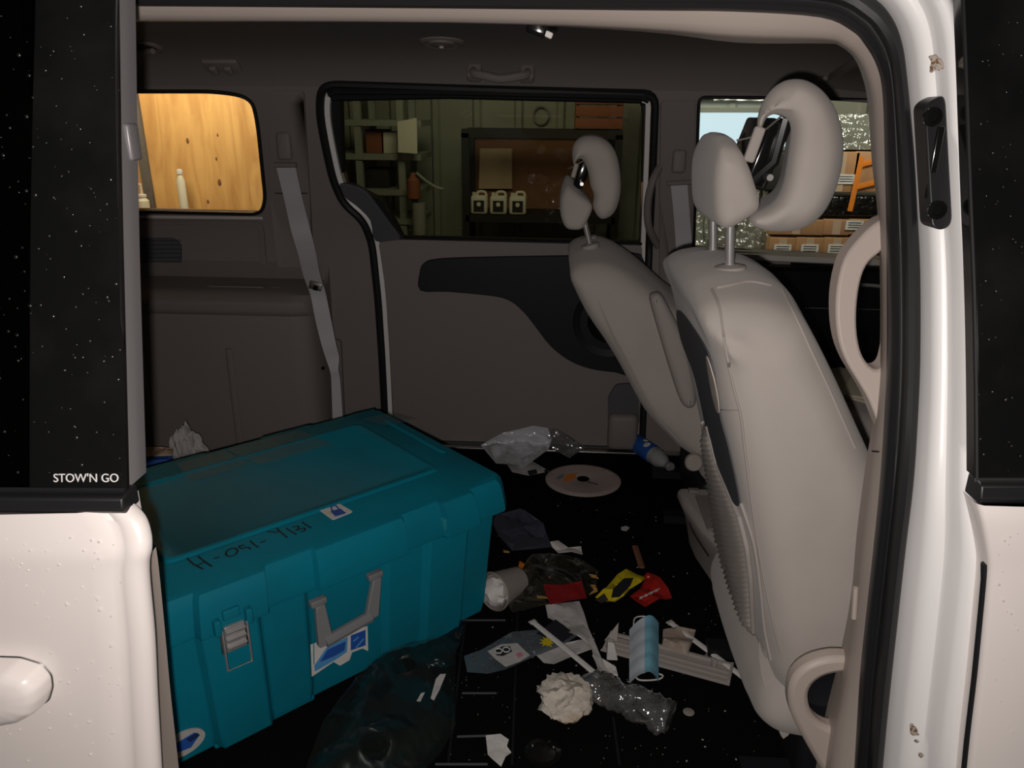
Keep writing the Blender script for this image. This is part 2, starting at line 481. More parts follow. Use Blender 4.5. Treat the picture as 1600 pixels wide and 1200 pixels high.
# grey shelving rack left behind the sliding window
rk = thing('shelving_rack', 'pale metal shelving rack seen through the left of the dark side window', 'shelf rack', (-1.15, 4.3, GZ))
p0, p1 = atY(545, 200, 4.2), atY(655, 200, 4.2)
for px in (562, 628):
    for dy in (0, .35):
        q = atY(px, 250, 4.2); obj('upright', MB().box((q.x, 4.2 + dy, .55), (.035, .035, 1.94)), M['rack'], rk)
for py in (192, 245, 300, 345):
    q = atY(600, py, 4.2); obj('shelf_board', MB().box((q.x - .05, 4.375, q.z), (.50, .40, .03)), M['rack'], rk)
for i, (px, py, w_, h_, mm, lb) in enumerate(((583, 235, .10, .12, 'redpad', 'brown box on the upper shelf of the pale rack, leftmost'),
                                             (606, 240, .09, .11, 'cream', 'cream box on the upper shelf of the pale rack, beside the brown box'),
                                             (585, 292, .14, .10, 'dframe', 'dark box on the middle shelf of the pale rack'))):
    q = atY(px, py, 4.2); sh = atY(600, 245 if i < 2 else 300, 4.2).z + .015
    tag(obj('storage_box', MB().box((q.x, 4.35, sh + h_ / 2), (w_, .2, h_), bev=.004), M[mm]), lb, 'box')
t = thing('hanging_sign', 'pale cream sign panel hanging in front of the grey shelving rack', 'panel', tuple(atY(637, 240, 4.1)))
obj('panel_sheet', MB().prism(rnd([atY(621, 190, 4.1), atY(651, 184, 4.1), atY(652, 240, 4.1), atY(622, 238, 4.1)], .004), (0, .012, 0)), M['cream'], t)
obj('hook', MB().tube([atY(637, 188, 4.1), atY(637, 170, 4.14), atY(637, 165, 4.2)], .003), M['steel'], t)
t = thing('red_canister', 'dark red canister hanging beside the shelving rack', 'canister', tuple(atY(645, 280, 4.1)))
q = atY(646, 282, 4.1); obj('tank', MB().revolve([(.02, 0), (.035, .01), (.035, .10), (.02, .12), (.012, .14)], q + Vector((0, 0, -.1)), (0, 0, 1), 16), M['redpad'], t)
obj('hose', MB().tube(cr([q + Vector((.02, -.02, .04)), q + Vector((.07, -.02, 0)), q + Vector((.12, -.02, -.03)), q + Vector((.16, -.02, -.04))]), .008), M['rack'], t)
q = atY(655, 335, 4.1); t = thing('paper_roll', 'white paper roll standing below the red canister', 'roll', tuple(q))
obj('roll', MB().revolve([(.034, -.2), (.036, 0), (.036, .11), (.012, .11), (.012, .1)], q + Vector((0, 0, -.05)), (0, 0, 1), 18), M['rack'], t)

# dark rack with three jugs
dr = thing('dark_rack', 'black framed rack with a mesh back standing before the pale sheet-metal wall', 'rack', (-.05, 4.35, GZ))
q0 = atY(727, 208, 4.25); q1 = atY(968, 203, 4.25); zt = q0.z; zb = atY(740, 335, 4.25).z
for x_ in (q0.x, q1.x):
    for y_ in (4.25, 4.55):
        obj('post', MB().box((x_, y_, (zt + GZ) / 2), (.04, .04, zt - GZ)), M['dframe'], dr)
for y_ in (4.25, 4.55): obj('rail', MB().box(((q0.x + q1.x) / 2, y_, zt), (q1.x - q0.x + .04, .04, .045)), M['dframe'], dr)
obj('shelf_board', MB().box(((q0.x + q1.x) / 2, 4.40, zb - .02), (q1.x - q0.x, .34, .035)), M['dframe'], dr)
obj('shelf_board', MB().box(((q0.x + q1.x) / 2, 4.40, zb - .45), (q1.x - q0.x, .34, .035)), M['dframe'], dr)
obj('back_board', MB().box(((q0.x + q1.x) / 2, 4.57, (zt + zb) / 2), (q1.x - q0.x, .01, zt - zb)), M['wood'], dr)
for i, px in enumerate((749, 779, 809)):
    q = atY(px, 332, 4.28); q.z = zb
    t = thing('jug', ['leftmost of three cream plastic jugs with dark labels on the black rack', 'middle one of three cream plastic jugs with dark labels on the black rack', 'rightmost of three cream plastic jugs with dark labels on the black rack'][i], 'jug', tuple(q), 'cream jugs on the black rack')
    obj('jug_body', MB().box(q + Vector((0, 0, .05)), (.092, .06, .10), bev=.014), M['cream'], t)
    obj('label', MB().box(q + Vector((0, -.031, .045)), (.058, .002, .06)), M['dframe'], t)
    obj('cap', MB().revolve([(.012, 0), (.012, .016)], q + Vector((-.028, 0, .10)), (0, 0, 1), 12), M['cream'], t)
    obj('jug_handle', MB().tube(cr([q + Vector((-.01, 0, .098)), q + Vector((-.004, 0, .118)), q + Vector((.03, 0, .118)), q + Vector((.04, 0, .095))]), .007), M['cream'], t)
    obj('badge', MB().revolve([(.012, 0), (.012, .001)], q + Vector((0, -.0325, .055)), (0, -1, 0), 14), M['cream'], t)
t = thing('yellow_sheet', 'tan paper sheet pinned on the left of the black rack', 'sheet', tuple(atY(772, 265, 4.5)))
obj('sheet', MB().prism([atY(750, 232, 4.54), atY(800, 232, 4.54), atY(800, 295, 4.54), atY(748, 295, 4.54)], (0, .003, 0)), M['tan'], t)
t = thing('hanging_hose', 'thin coiled hose hanging on the sheet-metal wall', 'hose', tuple(atY(845, 190, 4.82)))
obj('coil', MB().tube([atY(845, 180, 4.82) + Vector((math.cos(a_ / 12 * PI) * .045, 0, math.sin(a_ / 12 * PI) * .05)) for a_ in range(24)], .006, closed=True), M['rack'], t)
q = atY(936, 170, 4.35); t = thing('wooden_crate', 'red brown wooden crate on top of the black rack', 'crate', (q.x, 4.38, zt + .02))
for k in range(4):
    obj('plank', MB().box((q.x, 4.30, zt + .055 + k * .06), (.25, .015, .052), bev=.003), M['redpad'], t)
    obj('plank', MB().box((q.x, 4.50, zt + .055 + k * .06), (.25, .015, .052), bev=.003), M['redpad'], t)
for s_ in (-.115, .115): obj('corner_post', MB().box((q.x + s_, 4.40, zt + .145), (.02, .18, .24)), M['redpad'], t)

# goods beyond the driver's window: wrapped pallet, cartons, bright opening
t = thing('bright_window', 'bright daylit pane beyond the front window, above the wrapped pallet', 'window', tuple(atY(1140, 190, 4.8)))
obj('pane', MB().prism([atY(1070, 172, 4.8), atY(1260, 172, 4.8), atY(1260, 233, 4.8), atY(1070, 233, 4.8)], (0, .02, 0)), M['screen'], t)
obj('window_frame', MB().tube([atY(1070, 172, 4.79), atY(1260, 172, 4.79), atY(1260, 233, 4.79), atY(1070, 233, 4.79)], .02, 4, True), M['rack'], t)
t = thing('foil_insulation', 'silvery foil insulation roll above the bright pane', 'insulation', tuple(atY(1140, 160, 4.77)))
fo = MB(); a = atY(1075, 150, 4.77); b = atY(1270, 170, 4.77)
rows = []
for i in range(9):
    z = a.z + (b.z - a.z) * i / 8 + .04
    rows.append([(a.x + (b.x - a.x) * j / 24, 4.77 + .02 * noise.noise(Vector((j * .9, i * .9, 0))), z + .0) for j in range(25)])
obj('foil_sheet', fo.loft(rows, closed=False), M['steel'], t)


def carton(pxa, pya, pxb, pyb, y, label, dp=.22, lab=None, group=None, sq=None):
    a = atY(pxa, pya, y); b = atY(pxb, pyb, y); lo = Vector((min(a.x, b.x), y, min(a.z, b.z))); hi = Vector((max(a.x, b.x), y, max(a.z, b.z)))
    c = (lo + hi) / 2; t = thing('cardboard_box', label, 'box', (c.x, y + dp / 2, lo.z), group)
    obj('carton', MB().box((c.x, y + dp / 2, c.z), (hi.x - lo.x - .004, dp, hi.z - lo.z - .004), bev=.004), M['brownbox'], t)
    obj('packing_tape', MB().box((c.x, y - .0012, c.z), (.035, .002, hi.z - lo.z - .012)), M['tan'], t)
    if lab:
        q = atY(lab[0], lab[1], y - .004); obj('shipping_label', MB().box(q, (.075, .003, .04)), M['white'], t)
        for k in range(3): obj('print_line', MB().box(q + Vector((0, -.002, .011 - k * .010)), (.055, .001, .003)), M['ink'], t)
    return t


PY = 3.45
pal = thing('pallet', 'wooden pallet under the cartons beyond the front window', 'pallet', (1.3, PY + .3, GZ))
zf = atY(1250, 398, PY).z
for k in range(5): obj('slat', MB().box((1.31, PY + .06 + k * .12, GZ + .115), (.72, .09, .02)), M['wood'], pal)
for k in range(3): obj('bearer', MB().box((1.0 + k * .31, PY + .3, GZ + .055), (.09, .6, .09)), M['wood'], pal)
for k, (zz0, zz1) in enumerate(((GZ + .126, GZ + .5), (GZ + .501, zf - .005))):
    for x_, nm in ((1.13, 'left'), (1.49, 'right')):
        t = thing('cardboard_box', '%s carton in the %s layer of the pallet stack, below the window' % (nm, ('bottom', 'second')[k]), 'box', (x_, PY + .15, zz0))
        obj('carton', MB().box((x_, PY + .13, (zz0 + zz1) / 2), (.35, .24, zz1 - zz0 - .004), bev=.004), M['brownbox'], t)
        obj('packing_tape', MB().box((x_, PY + .009, (zz0 + zz1) / 2), (.04, .002, zz1 - zz0 - .012)), M['tan'], t)
q0 = atY(1290, 178, PY); q1 = atY(1440, 235, PY); wb = thing('wrapped_bale', 'dark film-wrapped bale on top of the carton stack beyond the front window', 'bale', ((q0.x + q1.x) / 2, PY + .1, q1.z))
obj('bale', MB().box(((q0.x + q1.x) / 2, PY + .12, (q0.z + q1.z) / 2), (q1.x - q0.x, .2, q0.z - q1.z - .002), bev=.015), M['bagdark'], wb)
rows = [[(q0.x + (q1.x - q0.x) * a_ / 20, PY + .008 + .008 * noise.noise(Vector((a_ * .9, b_ * .9, 7))), q1.z + (q0.z - q1.z) * b_ / 10) for a_ in range(21)] for b_ in range(11)]
obj('wrap_film', MB().loft(rows, closed=False), M['wrap'], wb)
rowA = ((1203, 1242), (1244, 1286), (1288, 1326), (1328, 1372), (1374, 1415))
for i, (x0, x1) in enumerate(rowA):
    carton(x0, 370, x1, 398, PY, ['leftmost short carton in the lower row beyond the front window', 'second short carton in the lower row beyond the front window', 'third short carton in the lower row beyond the front window', 'fourth short carton in the lower row beyond the front window', 'last short carton in the lower row beyond the front window'][i], lab=((x0 + x1) / 2, 389), group='cartons in the lower row on the pallet')
for i, (x0, x1) in enumerate(((1203, 1286), (1288, 1326), (1328, 1415))):
    carton(x0, 342, x1, 369, PY, ['wide carton under the front head restraint beyond the window', 'dark edged carton in the middle of the second row', 'labelled carton at the right end of the second row'][i], lab=((1335, 352) if i == 2 else None), group='cartons in the second row on the pallet')
for i, (x0, x1) in enumerate(((1290, 1336), (1338, 1415))):
    carton(x0, 236, x1, 302, PY, ['upper carton with a blue and white printed label beyond the window', 'upper carton crossed by orange tape at the pillar'][i], lab=((1322, 280) if i == 0 else None), group='cartons in the top row on the pallet')
bl = thing('blister_tray', 'dark film band between the carton rows beyond the front window', 'film', tuple(atY(1350, 320, PY)))
q0 = atY(1203, 304, PY); q1 = atY(1415, 341, PY)
obj('film_band', MB().box(((q0.x + q1.x) / 2, PY + .11, (q0.z + q1.z) / 2), (q1.x - q0.x, .2, abs(q0.z - q1.z) - .004), bev=.01), M['bagdark'], bl)
q0 = atY(1203, 236, PY); q1 = atY(1287, 302, PY)
tag(obj('dark_tote', MB().box(((q0.x + q1.x) / 2, PY + .12, (q0.z + q1.z) / 2), (q1.x - q0.x, .2, abs(q0.z - q1.z) - .006), bev=.01), M['dframe']), 'dark tote behind the near head restraint on the carton stack', 'box')
ot = thing('orange_tape', 'orange warning tape hanging over the cartons beyond the front window', 'tape', tuple(atY(1345, 290, PY - .02)))
for a, b in (((1347, 245), (1328, 330)), ((1338, 292), (1375, 283)), ((1342, 258), (1372, 250)), ((1372, 240), (1376, 320))):
    q, r_ = atY(*a, PY - .012), atY(*b, PY - .012); obj('strip', MB().tube([q, r_], .011, 4, flat=.12, up=(0, 1, 0)), M['orange'], ot)
wp = thing('wrapped_pallet_load', 'stretch-wrapped silvery pallet load left of the cartons beyond the front window', 'pallet load', tuple(atY(1140, 390, 3.55)))
q0 = atY(1086, 236, 3.5); q1 = atY(1199, 400, 3.5); rows = []
for i in range(22):
    z = q0.z + (GZ + .02 - q0.z) * i / 21
    rows.append([(q0.x + (q1.x - q0.x) * j / 26, 3.5 + .025 * noise.noise(Vector((j * .7, i * .8, 1))) + .012 * noise.noise(Vector((j * 2.1, i * 1.9, 4))), z) for j in range(27)])
obj('wrap_film', MB().loft(rows, closed=False), M['wrap'], wp)
obj('load', MB().box(((q0.x + q1.x) / 2, 3.72, (q0.z + GZ) / 2 + .01), (q1.x - q0.x, .36, q0.z - GZ - .02)), M['rack'], wp)

# ============================================================ VAN SHELL
van = thing('minivan', 'white minivan with taupe interior, seen through its open side doorway', 'van', (0, 1.65, GZ + .42))
ZT = 1.222
# openings of the far side (pixels of the photograph turned into points on the far wall)
def farx(pts, off=0.0): return [(p.x, p.z) for p in (far(a, b, off) for a, b in pts)]


o1 = farx([(1024, 147), (1020, 250), (1014, 390), (1008, 560), (1003, 700)]) + [(farx([(1003, 700)])[0][0], .005)]
o1 += [(farx([(601, 640)])[0][0], .005)] + farx([(597, 560), (591, 470), (582, 385), (568, 345), (536, 318), (520, 280), (508, 225), (500, 180), (501, 143)])
o1 += farx([(515, 132)])
doorhole = rnd(o1, .035, 4)
qw = farx([(60, 143), (340, 143), (392, 152), (402, 185), (415, 312), (408, 335), (60, 328)])
qwin = rnd(qw, [.01, .06, .07, .06, .03, .035, .01], 5)
fw = farx([(1092, 152), (1500, 155), (1500, 415), (1170, 396), (1084, 391)])
fwin = rnd(fw, [.02, .01, .01, .01, .02], 4)
m = MB(); fy = lambda a_, b_: (a_, YF(b_), b_); thk = lambda a_, b_: (0, .02, 0)
xl = doorhole and min(p[0] for p in doorhole)
# rear quarter trim / header / pillar in one wall with openings, cut at the door
lowdoor = [p for p in doorhole]
outer = [(-2.1, .0), (1.9, .0), (1.9, ZT), (-2.1, ZT)]
fwl = max(fwin, key=lambda p: p[0])
m.sheet([(-2.1, -.01), (min(p[0] for p in doorhole) + .5, -.01), (.36, -.01), (1.9, -.01), (1.9, ZT), (-2.1, ZT)], [[Vector((p[0], max(p[1], .0))) for p in doorhole], qwin, [Vector((min(p[0], 1.85), p[1])) for p in fwin]], fy, thk, .07)
obj('side_trim_panel', m, M['trim'], van)
# upper C-pillar cover, a raised tall panel that carries the belt
pc = rnd(farx([(425, 142), (476, 142), (485, 300), (490, 440), (450, 440), (437, 430), (422, 300)]), .012, 3)
obj('pillar_cover', MB().sheet(pc, (), lambda a_, b_: (a_, YF(b_) - .012, b_), (0, .012, 0), .05), M['trim'], van, bev=.004)
pb = rnd(farx([(1032, 158), (1086, 158), (1083, 300), (1078, 470), (1030, 470), (1030, 300)]), .012, 3)
obj('pillar_cover', MB().sheet(pb, (), lambda a_, b_: (a_, YF(b_) - .012, b_), (0, .012, 0), .05), M['trim'], van, bev=.004)
# seams of the C pillar
for a, b in (((430, 302), (480, 302)), ((1030, 412), (1078, 412))):
    obj('trim_seam', MB().tube([far(*a, -.013), far(*b, -.013)], .0016, 6), M['darktrim'], van)
# quarter window: gasket, pane, sill
g = [Vector((p[0], YF(p[1]) - .002, p[1])) for p in qwin]
obj('window_gasket', MB().tube(g, .006, 6, True), M['rubber'], van)
obj('window_pane', MB().sheet(qwin, (), lambda a_, b_: (a_, YF(b_) + .03, b_), (0, .003, 0), .2), M['clearg'], van)
sl = MB(); A = far(60, 334, .012); B = far(412, 338, .012)
obj('window_sill', sl.loft([[p + Vector((0, dy, dzz)) for dy, dzz in ((-.012, -.009), (-.012, .003), (.05, .008), (.05, -.012))] for p in (A, B)]), M['silver'], van)
# wet window edge: tiny beads
bd = MB()
for i in range(150):
    t_ = random.random(); p = A.lerp(B, t_) + Vector((0, random.uniform(-.012, .0), .006 + random.uniform(-.001, .003))); r_ = random.uniform(.001, .003)
    bd.revolve([(r_, 0), (r_ * .7, r_ * .6), (0, r_ * .8)], p, (random.uniform(-.3, .3), -1, .6), 6)
obj('water_beads', bd, M['drop'], van, kind='stuff')

# lower quarter: storage ledge with tray, ribs, speaker grille
zl = .545
prof = [(2.565, .66), (2.545, .635), (2.52, .612), (2.40, .600), (2.355, .592), (2.335, .572), (2.335, .545), (2.343, .530), (2.352, .524), (2.352, .30), (2.36, .0), (2.565, .0)]
xr = atY(486, 480, 2.34).x
lq = MB(); rings = []
for x_, sc in ((-2.1, 1), (-1.6, 1), (-1.2, 1), (xr - .08, 1), (xr - .03, .93), (xr - .008, .8), (xr, .55)):
    rings.append([(x_, 2.565 - (2.565 - y_) * sc, z_ - (1 - sc) * .02) for y_, z_ in prof])
obj('storage_ledge', lq.loft(rings), M['trim'], van)
for px, w_ in ((218, .012), (358, .013)):
    a = atY(px, 545, 2.35); b = atY(px + 16, 690, 2.35)
    obj('panel_rib', MB().tube([(a.x, 2.349, a.z), (a.x, 2.349, .02)], w_, 8, flat=.6, up=(0, 1, 0)), M['trim'], van)
# tray lid insets on the ledge
a = atZ(300, 460, .602); b = atZ(390, 462, .602)
tl = MB(); tl.box(((a.x + b.x) / 2, 2.45, .601), (abs(b.x - a.x), .07, .008), bev=.003)
obj('tray_lid', tl, M['trim'], van)
cb = atZ(405, 462, .603); obj('cup_recess', MB().revolve([(.033, .0), (.036, .004), (.030, .005), (.028, .001)], (cb.x, 2.45, .600), (0, 0, 1), 20, False), M['trim'], van)
# recessed frame around the rear speaker
fr = rnd(farx([(60, 343), (405, 346), (412, 352), (418, 425), (410, 440), (60, 443)]), .012)
obj('quarter_inset', MB().sheet(fr, [rnd(farx([(70, 350), (398, 352), (404, 360), (410, 420), (400, 433), (70, 436)]), .012)], lambda a_, b_: (a_, YF(b_) - .008, b_), (0, .010, 0), .0), M['trim'], van, bev=.002)
sp = rnd(farx([(120, 371), (272, 371), (284, 380), (285, 438), (120, 440)]), [.005, .02, .02, .004, .004])
obj('speaker_grille', MB().sheet(sp, (), lambda a_, b_: (a_, YF(b_) - .007, b_), (0, .007, 0), 0), M['trimdk'], van)
gr = MB()
for i in range(26):
    for j in range(9):
        q = far(205 + i * 3.1, 376 + j * 6.6, -.008); gr.revolve([(.0022, 0), (.0016, .0004)], q, (0, -1, 0), 5)
obj('grille_perforations', gr, M['darktrim'], van, kind='stuff')

# bin panel at the right end of the quarter
bp = rnd([(p.x, p.z) for p in (atY(492, 535, 2.53), atY(530, 533, 2.53), atY(536, 660, 2.53), atY(496, 662, 2.53))], .015)
obj('bin_panel', MB().sheet(bp, (), lambda a_, b_: (a_, 2.545, b_), (0, .02, 0), 0), M['trim'], van, bev=.005)

# ---- second row seat belt
sb = thing('seat_belt', 'grey rear seat belt hanging twisted from the C pillar beside the quarter window', 'seat belt', tuple(far(442, 225, -.03)))
q = far(444, 228, -.02)
obj('belt_guide', MB().box(q, (.046, .022, .085), bev=.010), M['trim'], sb)
q2 = far(446, 258, -.03); obj('guide_bar', MB().tube([q2 + Vector((-.035, 0, 0)), q2 + Vector((.035, 0, 0))], .008, 8), M['trim'], sb)


def ribbon(stations, th=.0015):
    """stations: list of (left, right) points"""
    L = cr([s_[0] for s_ in stations], 5); Rr = cr([s_[1] for s_ in stations], 5); rings = []
    for l, r_ in zip(L, Rr):
        n_ = Vector((0, -th, 0)); mid = (l + r_) / 2 + n_ * .3
        rings.append([l, l + n_, mid + n_, r_ + n_, r_, mid])
    return MB().loft(rings)


st = [((432, 262), (462, 262)), ((444, 310), (472, 308)), ((455, 360), (484, 355)), ((467, 400), (494, 396)), ((474, 430), (500, 428)),
      ((485, 460), (509, 458)), ((493, 500), (517, 497)), ((503, 540), (525, 536)), ((510, 562), (530, 558)), ((516, 580), (529, 577)), ((518, 600), (532, 596)), ((520, 660), (536, 658))]
obj('webbing', ribbon([(far(*a, -.035 - .006 * (i % 2) - (0, 0, 0, .05, .12, .18, .20, .21, .21, .21, .21, .21)[i]), far(*b, -.035 + .006 * (i % 3) - (0, 0, 0, .05, .12, .18, .20, .21, .21, .21, .21, .21)[i])) for i, (a, b) in enumerate(st)]), M['belt'], sb)
q = far(493, 447, -.205); obj('buckle_tongue', MB().box(q, (.042, .006, .028), Matrix.Rotation(.25, 3, 'Y'), .003), M['steel'], sb)
obj('tongue_slot', MB().box(far(493, 450, -.212), (.016, .004, .016), Matrix.Rotation(.25, 3, 'Y'), .002), M['gloss'], sb)
obj('belt_button', MB().revolve([(.006, 0), (.006, .003), (.003, .005)], far(505, 575, -.24), (0, -1, 0), 10), M['gloss'], sb)

# ---- front belt and grab loop on the far B pillar
fb = thing('seat_belt', 'grey driver side front belt on the pillar between the side windows', 'seat belt', tuple(far(1062, 250, -.03)))
obj('belt_guide', MB().box(far(1061, 252, -.02), (.042, .022, .07), bev=.010), M['trim'], fb)
obj('guide_bar', MB().tube([far(1042, 287, -.03), far(1080, 285, -.03)], .007, 8), M['trim'], fb)
st = [((1048, 290), (1074, 288)), ((1052, 330), (1077, 328)), ((1055, 370), (1080, 368)), ((1058, 430), (1083, 428))]
obj('webbing', ribbon([(far(*a, -.03), far(*b, -.03)) for a, b in st]), M['belt'], fb)
gl = cr([far(*p, o_) for p, o_ in (((1030, 262), -.01), ((1019, 285), -.045), ((1012, 320), -.05), ((1014, 355), -.045), ((1028, 385), -.01))], 5)
obj('grab_loop', MB().tube(gl, .012, 10), M['trim'], van)

# ---- headliner
hp = [(1.088, 1.264), (1.12, 1.285), (1.2, 1.31), (1.5, 1.333), (1.8, 1.34), (2.05, 1.335), (2.22, 1.318), (2.33, 1.288), (2.395, 1.245), (2.424, 1.205)]
hp = [(p.x, p.y) for p in cr([Vector(p) for p in hp], 4)]
hl = MB(); rings = []
for x_, dd in ((-2.1, -.02), (-1.2, 0), (0, 0), (.55, -.002), (.9, -.02), (1.2, -.06)):
    lo = [(x_, y_, z_ + dd) for y_, z_ in hp]; up = [(x_, y_, z_ + dd + .02) for y_, z_ in hp[::-1]]
    rings.append(lo + up)
obj('headliner', hl.loft(rings), M['lining'], van)


def HZ(y):
    for (a, b), (c, d) in zip(hp, hp[1:]):
        if a <= y <= c: return b + (d - b) * (y - a) / (c - a)
    return 1.2


def roofp(px, py):
    d = ray(px, py); y = 1.6
    best = None
    while y < 2.42:
        p = CAM + d * (y / d.y)
        if p.z >= HZ(y): return p
        y += .002
    return p


def roofn(y):
    t_ = Vector((0, .02, HZ(y + .01) - HZ(y - .01))).normalized(); return Vector((0, t_.z, -t_.y))


def dome(px, py, rr, nm, broken=False):
    p = roofp(px, py); n_ = roofn(p.y)
    obj(nm, MB().revolve([(rr, -.004), (rr * .97, .004), (rr * .8, .008), (rr * .68, .006), (rr * .66, .002)], p, n_, 28, True), M['trim'], van)
    par = van
    if not broken:
        obj('air_vent_disc', MB().revolve([(rr * .6, 0), (rr * .56, .009), (rr * .1, .012)], p, n_, 24), M['trim'], van)
        obj('vent_knob', MB().box(p + n_ * .014, (.012, .012, .006), bev=.003), M['lens'], van)
    else:
        obj('lamp_recess', MB().revolve([(rr * .62, .0), (rr * .6, .0075), (.001, .0076)], p, n_, 24), M['gloss'], van)
        obj('loose_bezel', MB().tube([p + n_ * .014 + Vector((-.045 + .02 * k_, .0, 0)) + Vector((0, math.sin(k_) * .012, .0)) for k_ in range(5)], .008, 8), M['trim'], van)


dome(690, 65, .062, 'air_vent'); dome(222, 72, .056, 'ceiling_lamp', True)
# double coat hook
p = roofp(347, 100); n_ = roofn(p.y)
rotm = n_.to_track_quat('Z', 'Y').to_matrix()
obj('coat_hook', MB().box(p + n_ * .005, (.105, .05, .014), rotm, .006), M['trim'], van)
for s_ in (-.022, .022): obj('hook_prong', MB().box(p + n_ * .018 + Vector((s_, 0, -.003)), (.022, .034, .016), rotm, .006), M['trim'], van)
# roof grab handle
a, b = roofp(742, 108), roofp(824, 110)
obj('grab_handle', MB().tube(cr([a + Vector((0, .008, .006)), a + Vector((.0, -.035, -.012)), a + Vector((.035, -.05, -.02)), (a + b) / 2 + Vector((0, -.052, -.026)), b + Vector((-.035, -.05, -.02)), b + Vector((0, -.035, -.012)), b + Vector((0, .008, .006))], 5), .0125, 10), M['trim'], van)
for q in (a, b): obj('handle_mount', MB().box(q + Vector((0, -.010, -.004)), (.042, .034, .06), Matrix.Rotation(-.6, 3, 'X'), .008), M['trim'], van)
# broken black clip with wires under the header
p = roofp(840, 44); q = atY(840, 44, 1.15)
cl = thing('ceiling_clip', 'small black broken clip hanging under the near roof edge', 'clip', tuple(q))
obj('clip_body', MB().box(q, (.030, .02, .020), Matrix.Rotation(.3, 3, 'Y'), .005), M['gloss'], cl)
obj('clip_stub', MB().box(q + Vector((.014, -.004, -.008)), (.014, .01, .008), Matrix.Rotation(.4, 3, 'Y'), .002), M['white'], cl)
obj('clip_arm', MB().tube([q + Vector((0, 0, .008)), q + Vector((0, 0, .045))], .004), M['gloss'], cl)
obj('clip_base', MB().box(q + Vector((.012, 0, .024)), (.07, .03, .010), None, .004), M['pillar'], cl)
# sun visor at the far front corner
vz = thing('sun_visor', 'grey sun visor at the far front corner above the window', 'visor', (.95, 2.2, 1.19))
obj('visor_pad', MB().sheet(rnd([(.70, 1.86), (1.16, 1.86), (1.16, 2.30), (.74, 2.34)], .04), (), lambda a_, b_: (a_, b_, HZ(b_) - .055 - (a_ - .7) * .14), (0, 0, .018), .1), M['lining'], vz)
obj('visor_rod', MB().tube([(.73, 2.31, HZ(2.31) - .05), (.73, 2.37, HZ(2.37) - .02)], .006), M['trim'], vz)

# outer skins (white): roof, far side, near side
thk = lambda a_, b_: (0, .012, 0)
skin = MB(); skin.sheet([(-2.3, -.3), (2.2, -.3), (2.2, 1.32), (-2.3, 1.32)], [[Vector((p[0], max(p[1], -.0))) for p in rnd(o1, .035, 2)], qwin, [Vector((min(p[0], 1.85), p[1])) for p in fwin]], lambda a_, b_: (a_, YF(b_) + .10, b_), thk, .25)
obj('far_body_side', skin, M['paint'], van)
ro = []
for x_ in (-2.3, 0, 1.5, 2.2):
    ro.append([(x_, y_, z_ - (.1 if x_ > 2 else 0)) for y_, z_ in ((.93, 1.30), (1.0, 1.35), (1.2, 1.385), (1.7, 1.40), (2.2, 1.385), (2.42, 1.35), (2.50, 1.30))])
obj('roof_skin', MB().loft(ro, closed=False), M['paint'], van)

# ---- floor carpet with hatch lines
fl = MB(); fl.box((-.2, 1.72, -.02), (3.8, 1.75, .04), bev=.008)
obj('cabin_floor', fl, M['carpet'], van)
h1 = [atZ(705, 1010), atZ(1120, 1195), atZ(1125, 1000), atZ(900, 870)]
jn = MB(); u0 = atZ(960, 1120); u1 = atZ(965, 1195)
for a, b in (((712, 969), (790, 969)), ((722, 1083), (776, 1083)), ((714, 1151), (776, 1149)), ((680, 1194), (762, 1194))):
    obj('floor_slot', MB().tube([atZ(*a, .001), atZ(*b, .001)], .0028, 6, flat=.5, up=(0, 0, 1)), M['trimdk'], van)
for a, b in (((700, 1195), (735, 900)), ((800, 1195), (812, 870)), ((958, 1120), (968, 1196))):
    obj('carpet_joint', MB().tube([atZ(*a, .0005), atZ(*b, .0005)], .0026, 6, flat=.5, up=(0, 0, 1)), M['darktrim'], van)
q = atZ(848, 1178); obj('floor_grommet', MB().revolve([(.035, 0), (.035, .005), (.026, .006), (.024, .002), (.001, .002)], q, (0, 0, 1), 24), M['gloss'], van)
# sill strip along the foot of the far door
a = far(690, 696, -.03); b = far(1000, 701, -.03)
obj('sill_strip', MB().box(((a.x + b.x) / 2, 2.535, .004), (abs(b.x - a.x) + .3, .03, .008), bev=.002), M['steel'], van)

# ---- near door opening: trim, rubber seal, white jamb, built along stations
ST = [((-120, 32), (-120, 8), (-120, -46), (-120, -150)), ((150, 33), (150, 9), (150, -45), (150, -150)), ((700, 36), (700, 13), (700, -42), (700, -150)), ((1000, 46), (1000, 16), (1000, -40), (1020, -150)),
      ((1150, 58), (1150, 18), (1170, -38), (1200, -150)), ((1285, 62), (1280, 27), (1310, -30), (1370, -140)), ((1318, 72), (1330, 48), (1367, 0), (1440, -80)),
      ((1340, 92), (1351, 70), (1394, 30), (1480, -20)), ((1356, 126), (1370, 104), (1409, 67), (1497, 30)), ((1364, 169), (1379, 150), (1417, 118), (1504, 100)), ((1369, 262), (1382, 250), (1428, 235), (1510, 230)),
      ((1375, 337), (1384, 330), (1434, 340), (1514, 340)), ((1378, 430), (1385, 430), (1438, 430), (1519, 430)), ((1378, 560), (1385, 560), (1438, 560), (1522, 560)), ((1371, 660), (1381, 660), (1434, 660), (1524, 660)),
      ((1358, 760), (1374, 760), (1427, 760), (1527, 760)), ((1346, 860), (1364, 860), (1415, 860), (1536, 860)), ((1336, 960), (1353, 960), (1404, 960), (1528, 960)), ((1320, 1060), (1343, 1060), (1393, 1060), (1516, 1060)),
      ((1302, 1160), (1337, 1160), (1383, 1160), (1505, 1160)), ((1288, 1260), (1330, 1260), (1374, 1260), (1503, 1260)), ((1260, 1420), (1312, 1420), (1358, 1420), (1480, 1420))]


